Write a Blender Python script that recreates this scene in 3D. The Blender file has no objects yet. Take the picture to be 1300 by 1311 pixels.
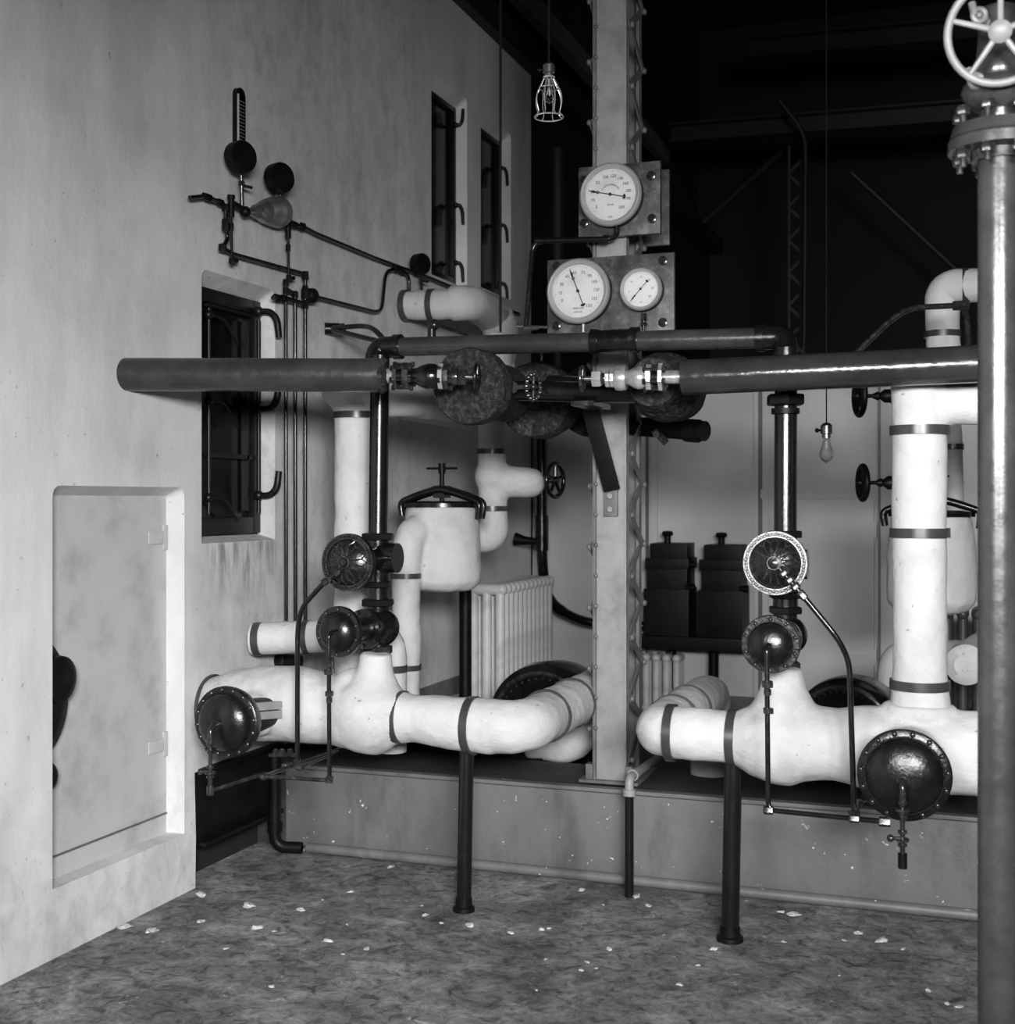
import bpy, bmesh, math, random
from mathutils import Vector, Matrix, noise
random.seed(4)
S = bpy.context.scene
COL = S.collection
PI = math.pi
# ------------------------------------------------------------------ camera
F0 = 1660.0
YAW = math.radians(19.7)
CS, SN = math.cos(YAW), math.sin(YAW)
FW = Vector((-SN, CS, 0)); RT = Vector((CS, SN, 0)); UP = Vector((0, 0, 1))
EYE = Vector((0, 0, 1.58)); CX, CY = 650.0, 640.0
def ray(px, py): return FW + RT*((px-CX)/F0) - UP*((py-CY)/F0)
def D(px, py, t): return EYE + ray(px, py)*t                  # point at a camera depth
def W(px, py, Y):                                             # point on the plane y = Y
    r = ray(px, py); return EYE + r*(Y/r.y)
XL = -2.976
def XW(px, py, off=0.0):                                      # point just off the left wall
    r = ray(px, py); return EYE + r*((XL+off)/r.x)
def dep(p): return (Vector(p)-EYE).dot(FW)
def rp(n, p): return n*dep(p)/F0
def pxx(p): p = Vector(p)-EYE; return CX + F0*p.dot(RT)/p.dot(FW)
cam_d = bpy.data.cameras.new('camera'); cam = bpy.data.objects.new('camera', cam_d); COL.objects.link(cam)
cam.location = EYE; cam.rotation_euler = (PI/2, 0, YAW)
cam_d.sensor_fit = 'HORIZONTAL'; cam_d.sensor_width = 36; cam_d.lens = 36*F0/1300.0
cam_d.shift_x = 0; cam_d.shift_y = -(655.5-CY)/1300.0
cam_d.clip_start = 0.05; cam_d.clip_end = 100
S.camera = cam
cam_d.dof.use_dof = True; cam_d.dof.focus_distance = 5.0; cam_d.dof.aperture_fstop = 4.2
S.view_settings.view_transform = 'Standard'; S.view_settings.look = 'None'
S.view_settings.gamma = 1; S.view_settings.exposure = 0; S.view_settings.use_curve_mapping = False
# ------------------------------------------------------------------ materials
def newmat(name):
    m = bpy.data.materials.new(name); m.use_nodes = True
    nt = m.node_tree; b = nt.nodes['Principled BSDF']; return m, nt, b
def g(v): return (v, v, v, 1)
def nz(nt, scale, detail=4, rough=.6, vec=None, dist=0):
    n = nt.nodes.new('ShaderNodeTexNoise'); n.inputs['Scale'].default_value = scale
    n.inputs['Detail'].default_value = detail; n.inputs['Roughness'].default_value = rough
    n.inputs['Distortion'].default_value = dist
    if vec: nt.links.new(vec, n.inputs['Vector'])
    return n.outputs['Fac']
def ramp(nt, src, stops):
    r = nt.nodes.new('ShaderNodeValToRGB'); nt.links.new(src, r.inputs[0])
    e = r.color_ramp.elements
    while len(e) < len(stops): e.new(0.5)
    for el, (p, v) in zip(e, stops): el.position = p; el.color = g(v)
    return r.outputs[0]
def mul(nt, a, b, mode='MULTIPLY', fac=1.0):
    n = nt.nodes.new('ShaderNodeMixRGB'); n.blend_type = mode; n.inputs[0].default_value = fac
    nt.links.new(a, n.inputs[1]); nt.links.new(b, n.inputs[2]); return n.outputs[0]
def coords(nt, scale=(1, 1, 1), obj=True):
    t = nt.nodes.new('ShaderNodeTexCoord'); mp = nt.nodes.new('ShaderNodeMapping')
    mp.inputs['Scale'].default_value = scale
    nt.links.new(t.outputs['Object'], mp.inputs['Vector']); return mp.outputs['Vector']
def bump(nt, b, h, strength=.3, dist=.01):
    n = nt.nodes.new('ShaderNodeBump'); n.inputs['Strength'].default_value = strength
    n.inputs['Distance'].default_value = dist
    nt.links.new(h, n.inputs['Height']); nt.links.new(n.outputs[0], b.inputs['Normal'])
def simple(name, v, rough=.5, metal=0, lo=None, hi=None, scale=12, bs=.2, bd=.003, bscale=40, spec=None, rr=None, coat=0):
    m, nt, b = newmat(name); vec = coords(nt)
    lo = v*.75 if lo is None else lo; hi = v*1.2 if hi is None else hi
    c = ramp(nt, nz(nt, scale, 5, .65, vec), [(.3, lo), (.5, v), (.72, hi)])
    nt.links.new(c, b.inputs['Base Color'])
    b.inputs['Roughness'].default_value = rough; b.inputs['Metallic'].default_value = metal
    if rr:
        q = ramp(nt, nz(nt, 25, 4, .6, vec), [(.3, rr[0]), (.7, rr[1])]); nt.links.new(q, b.inputs['Roughness'])
    if spec is not None: b.inputs['Specular IOR Level'].default_value = spec
    if coat: b.inputs['Coat Weight'].default_value = coat; b.inputs['Coat Roughness'].default_value = .12
    if bs: bump(nt, b, nz(nt, bscale, 4, .6, vec), bs, bd)
    return m
def plaster_wall():
    m, nt, b = newmat('wall_plaster'); vec = coords(nt)
    big = ramp(nt, nz(nt, 1.1, 8, .62, vec, .3), [(.3, .45), (.5, .57), (.72, .64)])
    streak = ramp(nt, nz(nt, 2.2, 5, .6, coords(nt, (1, 2.0, .45))), [(.36, .88), (.55, 1), (.8, 1.02)])
    c = mul(nt, big, streak)
    v2 = ramp(nt, nz(nt, 30, 4, .65, vec), [(.27, .5), (.33, 1)])
    c = mul(nt, c, v2)
    sp = nt.nodes.new('ShaderNodeSeparateXYZ'); nt.links.new(vec, sp.inputs[0])
    def win(o, a0, a1, b0, b1):
        u = nt.nodes.new('ShaderNodeMapRange'); u.inputs[1].default_value = a0; u.inputs[2].default_value = a1; nt.links.new(o, u.inputs[0])
        v = nt.nodes.new('ShaderNodeMapRange'); v.inputs[1].default_value = b0; v.inputs[2].default_value = b1; v.inputs[3].default_value = 1; v.inputs[4].default_value = 0; nt.links.new(o, v.inputs[0])
        q = nt.nodes.new('ShaderNodeMath'); q.operation = 'MULTIPLY'; nt.links.new(u.outputs[0], q.inputs[0]); nt.links.new(v.outputs[0], q.inputs[1]); return q.outputs[0]
    drip = ramp(nt, nz(nt, 16, 4, .6, coords(nt, (1, 1.6, .22))), [(.47, 1), (.62, .45)])
    def masked(c, fac, col):
        n = nt.nodes.new('ShaderNodeMixRGB'); nt.links.new(fac, n.inputs[0]); nt.links.new(c, n.inputs[1]); n.inputs[2].default_value = (0, 0, 0, 1)
        mm = nt.nodes.new('ShaderNodeMixRGB'); mm.blend_type = 'MULTIPLY'; nt.links.new(fac, mm.inputs[0]); nt.links.new(c, mm.inputs[1]); nt.links.new(col, mm.inputs[2]); return mm.outputs[0]
    f = nt.nodes.new('ShaderNodeMath'); f.operation = 'MULTIPLY'
    nt.links.new(win(sp.outputs['Y'], 4.6, 4.7, 5.1, 5.25), f.inputs[0]); nt.links.new(win(sp.outputs['Z'], 1.12, 1.36, 1.39, 1.41), f.inputs[1])
    c = masked(c, f.outputs[0], drip)
    grime = ramp(nt, nz(nt, 11, 7, .72, coords(nt, (1, 1, .7)), .4), [(.30, .72), (.56, 1)])
    c = masked(c, win(sp.outputs['Y'], 4.4, 4.9, 6.6, 7.4), grime)
    c = masked(c, win(sp.outputs['Z'], -.2, -.1, .2, .75), grime)
    nt.links.new(c, b.inputs['Base Color']); b.inputs['Roughness'].default_value = .6
    h = nz(nt, 5, 9, .62, coords(nt, (1, 1.1, .8)))
    bump(nt, b, h, .35, .012); return m
def pipe_plaster(name='pipe_plaster', base=.47):
    m, nt, b = newmat(name); vec = coords(nt)
    c = ramp(nt, nz(nt, 5, 6, .65, vec, .5), [(.28, base*.80), (.5, base), (.7, base*1.08)])
    d = ramp(nt, nz(nt, 32, 3, .6, vec), [(.25, .45), (.32, 1)])
    c = mul(nt, c, d)
    nt.links.new(c, b.inputs['Base Color']); b.inputs['Roughness'].default_value = .75
    bump(nt, b, nz(nt, 18, 8, .68, coords(nt, (1, 1, 1.4))), .5, .015); return m
def floor_mat():
    m, nt, b = newmat('dirt_concrete'); vec = coords(nt)
    c = ramp(nt, nz(nt, 3.2, 9, .72, vec, .6), [(.3, .09), (.46, .22), (.58, .34), (.72, .5)])
    d = ramp(nt, nz(nt, 16, 8, .75, vec, .8), [(.36, .25), (.48, .9), (.62, 1.4)])
    c = mul(nt, c, d)
    chips = ramp(nt, nz(nt, 9, 10, .72, coords(nt, (1, 1.3, 1)), 1.2), [(.63, 0), (.67, .45)])
    c = mul(nt, c, chips, 'ADD')
    nt.links.new(c, b.inputs['Base Color']); b.inputs['Roughness'].default_value = .85
    bump(nt, b, nz(nt, 9, 12, .78, vec, .8), 1.0, .09); return m
def beam_mat():
    m, nt, b = newmat('beam_paint'); vec = coords(nt)
    c = ramp(nt, nz(nt, 1.8, 6, .65, coords(nt, (1, 1, .6))), [(.3, .08), (.5, .12), (.7, .15)])
    st = ramp(nt, nz(nt, 2.6, 6, .65, coords(nt, (1.2, 1, .35))), [(.34, .6), (.48, 1)])
    c = mul(nt, c, st)
    sp = ramp(nt, nz(nt, 34, 3, .55, vec, .6), [(.70, 0), (.72, .5)])
    msk = ramp(nt, nz(nt, 4, 3, .6, vec), [(.42, 0), (.5, 1)])
    c = mul(nt, c, mul(nt, sp, msk), 'ADD')
    nt.links.new(c, b.inputs['Base Color']); b.inputs['Roughness'].default_value = .5
    bump(nt, b, nz(nt, 40, 5, .6, vec), .3, .005); return m
M = {}
M['wall'] = plaster_wall()
M['plaster'] = pipe_plaster()
M['door'] = simple('door_paint', .40, .55, lo=.30, hi=.43, scale=4.5, bs=.2, bd=.006, bscale=9)
M['floor'] = floor_mat(); M['beam'] = beam_mat()
M['backwall'] = simple('back_wall_paint', .50, .6, lo=.45, hi=.54, scale=1.5, bs=.15, bd=.004, bscale=20)
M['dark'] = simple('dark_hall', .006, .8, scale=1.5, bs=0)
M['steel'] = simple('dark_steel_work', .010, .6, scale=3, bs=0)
M['black'] = simple('black_gloss_paint', .005, .2, lo=.003, hi=.009, bs=.25, bd=.003, bscale=60, rr=(.14, .3))
M['blackpipe'] = simple('black_pipe_paint', .005, .2, lo=.003, hi=.008, scale=8, bs=.22, bd=.002, bscale=45, rr=(.16, .3))
M['main'] = simple('main_pipe_paint', .028, .3, lo=.018, hi=.04, scale=7, bs=.3, bd=.003, bscale=30, rr=(.2, .36))
M['gloss_main'] = simple('gloss_main_paint', .022, .2, lo=.014, hi=.03, scale=7, bs=.35, bd=.004, bscale=35, rr=(.12, .26))
M['matteblack'] = simple('matte_black_iron', .004, .45, lo=.002, hi=.007, spec=.15, bs=.3, bd=.004)
M['lag'] = simple('dark_fibre_lagging', .016, .7, lo=.004, hi=.06, spec=.2, scale=55, bs=.9, bd=.012, bscale=60)
M['band'] = simple('band_iron', .05, .33, metal=.3, bs=.1)
M['column'] = simple('column_grey_paint', .22, .5, lo=.15, hi=.26, scale=9, bs=.25, bd=.004, bscale=30)
M['columndark'] = simple('lacing_paint', .10, .5, lo=.06, hi=.15, scale=9, bs=.2)
M['brass'] = simple('dull_brass', .32, .3, metal=.9, bs=.1, lo=.24, hi=.4)
M['nickel'] = simple('nickel_bezel', .42, .35, metal=.45, bs=.05, lo=.38, hi=.46)
M['valve'] = simple('valve_silvery_black', .05, .22, metal=.7, bs=.25, lo=.02, hi=.14, scale=30)
M['whitevalve'] = simple('pale_valve_metal', .30, .3, metal=.4, bs=.25, lo=.12, hi=.5, scale=18)
M['dial'] = simple('dial_enamel', .72, .5, lo=.56, hi=.72, scale=9, bs=0)
M['ink'] = simple('dial_ink', .02, .5, bs=0)
M['slate'] = simple('slate_board', .035, .4, lo=.008, hi=.13, scale=14, bs=.3, bd=.003, rr=(.3, .5))
M['radiator'] = simple('radiator_cream', .5, .4, lo=.36, hi=.58, scale=8, bs=.15)
M['radiatordark'] = simple('radiator_dark', .05, .4, bs=.1)
M['cord'] = simple('cord_cloth', .008, .7, spec=.1, bs=0)
M['wire'] = simple('tinned_wire', .75, .25, metal=.7, bs=0, lo=.65, hi=.85)
M['platform'] = simple('platform_dark', .02, .8, lo=.008, hi=.04, scale=5, bs=.5, bd=.02, bscale=20)
M['pane'] = simple('dark_pane', .004, .15, spec=.2, bs=.1)
M['frameblack'] = simple('window_frame_black', .006, .38, lo=.004, hi=.010, spec=.3, bs=.2, bscale=30)
M['chip'] = simple('plaster_chip', .42, .8, bs=.3)
M['dome'] = simple('dome_black', .005, .22, lo=.003, hi=.01, bs=.35, bd=.004, bscale=70, rr=(.2, .32))
def glassmat():
    m, nt, b = newmat('clear_glass'); out = nt.nodes['Material Output']
    tr = nt.nodes.new('ShaderNodeBsdfTransparent'); tr.inputs[0].default_value = (.93, .93, .93, 1)
    gl = nt.nodes.new('ShaderNodeBsdfGlossy'); gl.inputs['Roughness'].default_value = .05
    lw = nt.nodes.new('ShaderNodeLayerWeight'); lw.inputs[0].default_value = .35
    mx = nt.nodes.new('ShaderNodeMixShader')
    nt.links.new(lw.outputs['Facing'], mx.inputs[0]); nt.links.new(tr.outputs[0], mx.inputs[1]); nt.links.new(gl.outputs[0], mx.inputs[2])
    nt.links.new(mx.outputs[0], out.inputs['Surface']); return m
M['glass'] = glassmat()
# ------------------------------------------------------------------ mesh helpers
def frame(d):
    d = Vector(d).normalized(); a = UP if abs(d.z) < .95 else Vector((1, 0, 0))
    u = a.cross(d).normalized(); return u, d.cross(u).normalized(), d
class MB:
    def __init__(s): s.b = bmesh.new()
    def ring(s, c, u, v, r, n): return [s.b.verts.new(Vector(c)+u*(r*math.cos(2*PI*i/n))+v*(r*math.sin(2*PI*i/n))) for i in range(n)]
    def bridge(s, A, B):
        n = len(A)
        for i in range(n):
            s.b.faces.new((A[i], A[(i+1) % n], B[(i+1) % n], B[i]))
    def lathe(s, base, d, prof, n=32, rot=0):
        u, v, d = frame(d); base = Vector(base)
        if rot: u, v = u*math.cos(rot)+v*math.sin(rot), v*math.cos(rot)-u*math.sin(rot)
        prev = None
        for i, (h, r) in enumerate(prof):
            c = base+d*h
            if r < 1e-6:
                p = s.b.verts.new(c)
                if prev and len(prev) > 1:
                    for k in range(n): s.b.faces.new((prev[k], prev[(k+1) % n], p))
                prev = [p]
            else:
                R = s.ring(c, u, v, r, n)
                if prev is None: pass
                elif len(prev) == 1:
                    for k in range(n): s.b.faces.new((prev[0], R[(k+1) % n], R[k]))
                else: s.bridge(prev, R)
                prev = R
        return s
    def cyl(s, a, b, r, n=24, r2=None):
        a = Vector(a); b = Vector(b); L = (b-a).length
        return s.lathe(a, b-a, [(0, 0), (0, r), (L, r if r2 is None else r2), (L, 0)], n)
    def hexnut(s, c, d, L, r): 
        c = Vector(c); d = Vector(d).normalized()
        return s.lathe(c-d*L/2, d, [(0, 0), (0, r*.93), (L*.12, r), (L*.88, r), (L, r*.93), (L, 0)], 6, .3)
    def ball(s, c, r, n=20, sq=(1, 1, 1)):
        m = Matrix.Translation(Vector(c)) @ Matrix.Diagonal((sq[0], sq[1], sq[2], 1))
        bmesh.ops.create_uvsphere(s.b, u_segments=n, v_segments=max(6, n//2), radius=r, matrix=m); return s
    def dome(s, c, d, r, h, n=32, k=8):
        return s.lathe(c, d, [(0, 0)]+[(h*math.sin(PI/2*i/k), r*math.cos(PI/2*i/k)) for i in range(k)]+[(h, 0)], n)
    def torus(s, c, d, R, r, n=40, k=10):
        u, v, d = frame(d); c = Vector(c); rings = []
        for i in range(n):
            a = 2*PI*i/n; e = u*math.cos(a)+v*math.sin(a)
            rings.append([s.b.verts.new(c+e*(R+r*math.cos(2*PI*j/k))+d*(r*math.sin(2*PI*j/k))) for j in range(k)])
        for i in range(n): s.bridge(rings[i], rings[(i+1) % n])
        return s
    def tube(s, pts, r, n=16, bend=0.0, cap=True, k=7):
        P = [Vector(p) for p in pts]; R = list(r) if isinstance(r, (list, tuple)) else [r]*len(P)
        path = [(P[0], R[0])]
        for i in range(1, len(P)-1):
            a, b, c = P[i-1], P[i], P[i+1]
            bb = bend[i-1] if isinstance(bend, (list, tuple)) else bend
            if bb > 0:
                d1 = (a-b); d2 = (c-b); q = min(bb, d1.length*.49, d2.length*.49)
                p0 = b+d1.normalized()*q; p2 = b+d2.normalized()*q
                for j in range(k+1):
                    t = j/k; path.append((p0*(1-t)**2+b*2*t*(1-t)+p2*t*t, R[i]))
            else: path.append((b, R[i]))
        path.append((P[-1], R[-1]))
        pp = [p for p, _ in path]; tang = []
        for i in range(len(pp)):
            a = pp[max(0, i-1)]; b = pp[min(len(pp)-1, i+1)]; tang.append((b-a).normalized())
        u, v, _ = frame(tang[0]); prev = None; first = None
        for i, (p, rr) in enumerate(path):
            t = tang[i]; u = (u-t*u.dot(t)).normalized(); v = t.cross(u)
            ringv = s.ring(p, u, v, rr, n)
            if prev: s.bridge(prev, ringv)
            else: first = ringv
            prev = ringv
        if cap: s.b.faces.new(list(reversed(first))); s.b.faces.new(prev)
        return s
    def box(s, x0, x1, y0, y1, z0, z1):
        m = Matrix.Translation(((x0+x1)/2, (y0+y1)/2, (z0+z1)/2)) @ Matrix.Diagonal((abs(x1-x0), abs(y1-y0), abs(z1-z0), 1))
        bmesh.ops.create_cube(s.b, size=1, matrix=m); return s
    def bar(s, a, b, w, t, wdir):
        a = Vector(a); b = Vector(b); d = (b-a).normalized(); wd = Vector(wdir); wd = (wd-d*wd.dot(d)).normalized(); td = d.cross(wd)
        vs = []
        for p in (a, b):
            for q, r in ((-1, -1), (1, -1), (1, 1), (-1, 1)): vs.append(s.b.verts.new(p+wd*(w/2*q)+td*(t/2*r)))
        for f in ((3, 2, 1, 0), (4, 5, 6, 7), (0, 1, 5, 4), (1, 2, 6, 5), (2, 3, 7, 6), (3, 0, 4, 7)): s.b.faces.new([vs[i] for i in f])
        return s
    def build(s, name, mat, parent=None, jitter=0, bevel=0, sub=0, smooth=True, jscale=9):
        bm = s.b
        bmesh.ops.recalc_face_normals(bm, faces=bm.faces)
        if bevel: bmesh.ops.bevel(bm, geom=[e for e in bm.edges if len(e.link_faces) == 2 and e.calc_face_angle(0) > .6], offset=bevel, segments=2, affect='EDGES', profile=.7)
        bm.normal_update()
        if jitter:
            for v in bm.verts:
                v.co += v.normal*(noise.noise(v.co*jscale)*jitter + noise.noise(v.co*jscale*3)*jitter*.4)
        for f in bm.faces: f.smooth = smooth
        for e in bm.edges:
            if len(e.link_faces) == 2 and e.calc_face_angle(0) > .7: e.smooth = False
        me = bpy.data.meshes.new(name); bm.to_mesh(me); bm.free()
        me.materials.append(M[mat] if isinstance(mat, str) else mat)
        o = bpy.data.objects.new(name, me); COL.objects.link(o)
        # put the origin inside the shape, then parent without moving it
        if len(me.vertices):
            c = sum((v.co for v in me.vertices), Vector())/len(me.vertices)
            zmin = min(v.co.z for v in me.vertices); c = Vector((c.x, c.y, zmin))
            me.transform(Matrix.Translation(-c)); o.location = c
        if parent is not None:
            par(o, parent)
        return o
def wpos(o):
    p = Vector(o.location)
    return p if o.parent is None else p + wpos(o.parent)
def par(o, parent):
    o.location = Vector(o.location)-wpos(parent); o.parent = parent
def tag(o, label, cat, group=None):
    o['label'] = label; o['category'] = cat
    if group: o['group'] = group
    return o
def thing(name, label, cat, loc, group=None):
    o = bpy.data.objects.new(name, None); COL.objects.link(o); o.location = Vector(loc); o.empty_display_size = .05
    return tag(o, label, cat, group)
def struct(o): o['kind'] = 'structure'; return o
def remeshed(mb, voxel=.012, smooth=6):                        # merge overlapping shapes into one lumpy plaster skin
    me = bpy.data.meshes.new('tmp'); bmesh.ops.recalc_face_normals(mb.b, faces=mb.b.faces); mb.b.to_mesh(me); mb.b.free()
    o = bpy.data.objects.new('tmp', me); COL.objects.link(o)
    r = o.modifiers.new('r', 'REMESH'); r.mode = 'VOXEL'; r.voxel_size = voxel
    sm = o.modifiers.new('s', 'SMOOTH'); sm.factor = .5; sm.iterations = smooth
    dg = bpy.context.evaluated_depsgraph_get(); ev = o.evaluated_get(dg)
    m2 = bpy.data.meshes.new_from_object(ev); out = MB(); out.b.from_mesh(m2)
    bpy.data.objects.remove(o); bpy.data.meshes.remove(me); bpy.data.meshes.remove(m2)
    return out
def bandring(parent, c, d, r, w=.03, name='band', mat='band', th=.004):
    d = Vector(d).normalized(); m = MB()
    m.lathe(Vector(c)-d*w/2, d, [(0, r-.006), (0, r+th), (w, r+th), (w, r-.006), (0, r-.006)], 36)
    return m.build(name, mat, parent)
def handwheel(parent, c, axis, R, r, ns=5, mat='black', name='handwheel', hub=None):
    m = MB(); c = Vector(c); u, v, d = frame(axis); m.torus(c, d, R-r, r)
    hub = hub or R*.22
    for i in range(ns):
        a = 2*PI*i/ns+.3; e = u*math.cos(a)+v*math.sin(a); m.tube([c+e*hub*.5, c+e*(R-r)], [r*.8, r*.65], 8)
    m.lathe(c-d*r*1.6, d, [(0, 0), (0, hub*.8), (r*.8, hub), (r*2.4, hub), (r*3.2, hub*.6), (r*3.2, 0)], 16)
    return m.build(name, mat, parent)
X1 = Vector((1, 0, 0)); Y1 = Vector((0, 1, 0)); Z1 = UP
# ================================================================== SETTING
def rrect(y0, y1, z0, z1, r=.02, k=4, rb=None):
    P = []
    for cy, cz, a0, q in ((y1, z1, 0, r), (y0, z1, 90, r), (y0, z0, 180, rb or .006), (y1, z0, 270, rb or .006)):
        ox = cy-q if cy == y1 else cy+q; oz = cz-q if cz == z1 else cz+q
        for i in range(k+1):
            a = math.radians(a0+90*i/k); P.append((ox+q*math.cos(a), oz+q*math.sin(a)))
    return P
DOOR = (3.669, 4.463, .24, 1.63); WIN1 = (4.586, 5.182, 1.40, 2.53); WIN2 = (6.99, 7.56, 2.90, 4.09); WIN3 = (7.80, 8.38, 2.95, 4.09)
def wall_left():
    bm = bmesh.new()
    def loop(P, X): return [bm.verts.new((X, y, z)) for y, z in P]
    out = [(-3.5, -.02), (4.54, -.02), (4.545, .2), (4.535, .47), (5.72, .47), (5.72, .10), (8.81, .10), (8.81, 4.62), (-3.5, 4.62)]
    edges = []
    def close(L):
        for i in range(len(L)): edges.append(bm.edges.new((L[i], L[(i+1) % len(L)])))
    Lo = loop(out, XL); close(Lo); jam = []
    for (h, infl) in ((DOOR, (.0, .0, .0, .035)), (WIN1, (.0, .0, .025, .05)), (WIN2, (0, 0, .03, .06)), (WIN3, (0, 0, .03, .06))):
        P = rrect(h[0], h[1], h[2], h[3], .04)
        A = loop(P, XL); close(A)
        Q = rrect(h[0], h[1]-.004, h[2]+infl[2], h[3]-infl[3], .015)
        B = loop(Q, XL-.085); jam.append((A, B))
    bmesh.ops.triangle_fill(bm, edges=edges, use_beauty=True)
    for A, B in jam:
        for i in range(len(A)): bm.faces.new((A[i], A[(i+1) % len(A)], B[(i+1) % len(A)], B[i]))
    B = loop(out, XL-.085)
    for i in range(len(Lo)): bm.faces.new((Lo[i], Lo[(i+1) % len(Lo)], B[(i+1) % len(B)], B[i]))
    bmesh.ops.recalc_face_normals(bm, faces=bm.faces)
    for f in bm.faces:
        if len(f.verts) == 3 and f.normal.x < 0: f.normal_flip()
    me = bpy.data.meshes.new('wall_left'); bm.to_mesh(me); bm.free(); me.materials.append(M['wall'])
    o = bpy.data.objects.new('wall_left', me); COL.objects.link(o); return struct(o)
wall_left()
m = MB(); m.box(-6, 6, -3.5, 5.3, -.1, 0); struct(m.build('floor', 'floor'))
m = MB(); m.box(-3.2, 4, 5.24, 5.70, -.1, .372); m.box(-3.2, 4.2, 5.70, 8.85, -.1, .12); struct(m.build('floor_platform', 'platform'))
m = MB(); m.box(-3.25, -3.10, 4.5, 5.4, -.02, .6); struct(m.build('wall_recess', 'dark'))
# back wall with a shallow pilaster strip and boards
m = MB(); m.box(-2.98, 4.2, 8.86, 9.0, .1, 2.42)
struct(m.build('wall_back', 'backwall'))
def vstrip(px, w, name='trim_1', mat='backwall', z0=.12, z1=2.42, d=.02):
    p = W(px, 700, 8.86); m = MB(); m.box(p.x-w/2, p.x+w/2, 8.86-d, 8.865, z0, z1); return struct(m.build(name, mat))
vstrip(829, .022, 'trim_1', 'columndark', d=.008); vstrip(838, .05, 'trim_2'); vstrip(974, .025, 'trim_3', 'columndark', d=.01); vstrip(969, .03, 'trim_4', d=.03)
vstrip(1135, .10, 'trim_5', d=.05); vstrip(1127, .016, 'trim_6', 'columndark', d=.055)
p0 = W(975, 640, 8.85); p1 = W(1127, 636, 8.85)
m = MB(); m.box(p0.x, p1.x, 8.82, 8.865, 1.59, 1.65); struct(m.build('trim_7', 'backwall'))
d2 = MB(); a = W(985, 700, 8.86); b = W(1120, 700, 8.86); d2.box(a.x, b.x, 8.83, 8.865, .14, 1.575)
d2 = struct(d2.build('door_2', 'backwall', bevel=.004))
for zz in (1.38, .55):
    m = MB(); q = W(1121, 700, 8.83); m.box(q.x-.14, q.x-.02, 8.822, 8.832, zz-.012, zz+.012); m.box(q.x-.03, q.x+.01, 8.815, 8.835, zz-.05, zz+.05)
    m.build('door_hinge', 'backwall', d2)
m = MB(); m.box(-2.98, 4.2, 8.82, 8.87, .12, .24); struct(m.build('baseboard_back', 'columndark'))
m = MB(); m.box(-2.974, -2.95, 5.75, 8.81, .40, .50); struct(m.build('cable_trough_left', 'columndark'))  # dark cable trough running along the left wall above the floor
# dark hall beyond
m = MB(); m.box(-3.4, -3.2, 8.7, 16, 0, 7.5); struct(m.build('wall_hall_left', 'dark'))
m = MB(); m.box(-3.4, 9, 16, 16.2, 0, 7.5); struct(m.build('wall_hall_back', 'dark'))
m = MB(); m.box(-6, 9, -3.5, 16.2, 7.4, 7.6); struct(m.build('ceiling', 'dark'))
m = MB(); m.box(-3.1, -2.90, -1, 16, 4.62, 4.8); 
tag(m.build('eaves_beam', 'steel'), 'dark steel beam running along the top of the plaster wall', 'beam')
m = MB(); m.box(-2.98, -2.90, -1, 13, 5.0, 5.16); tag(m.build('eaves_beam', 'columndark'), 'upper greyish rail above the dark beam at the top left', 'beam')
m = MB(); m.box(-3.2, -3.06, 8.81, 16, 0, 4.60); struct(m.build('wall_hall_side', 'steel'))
# the low plaster door in its niche
m = MB(); m.box(XL-.12, XL-.083, 3.1, 4.459, .2, 1.66); dr = struct(m.build('door_1', 'door'))
m = MB(); m.box(XL-.083, XL-.078, 3.1, 4.459, .315, .322); m.build('bottom_seam', 'columndark', dr)
for zz in (1.43, .60):
    m = MB(); c = Vector((XL-.078, 4.44, zz)); m.box(XL-.083, XL-.072, 4.43, 4.455, zz-.05, zz+.05)
    m.bar((XL-.076, 4.33, zz), (XL-.076, 4.44, zz), .05, .006, (0, 0, 1)); m.build('hinge', 'door', dr, bevel=.002)
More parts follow.
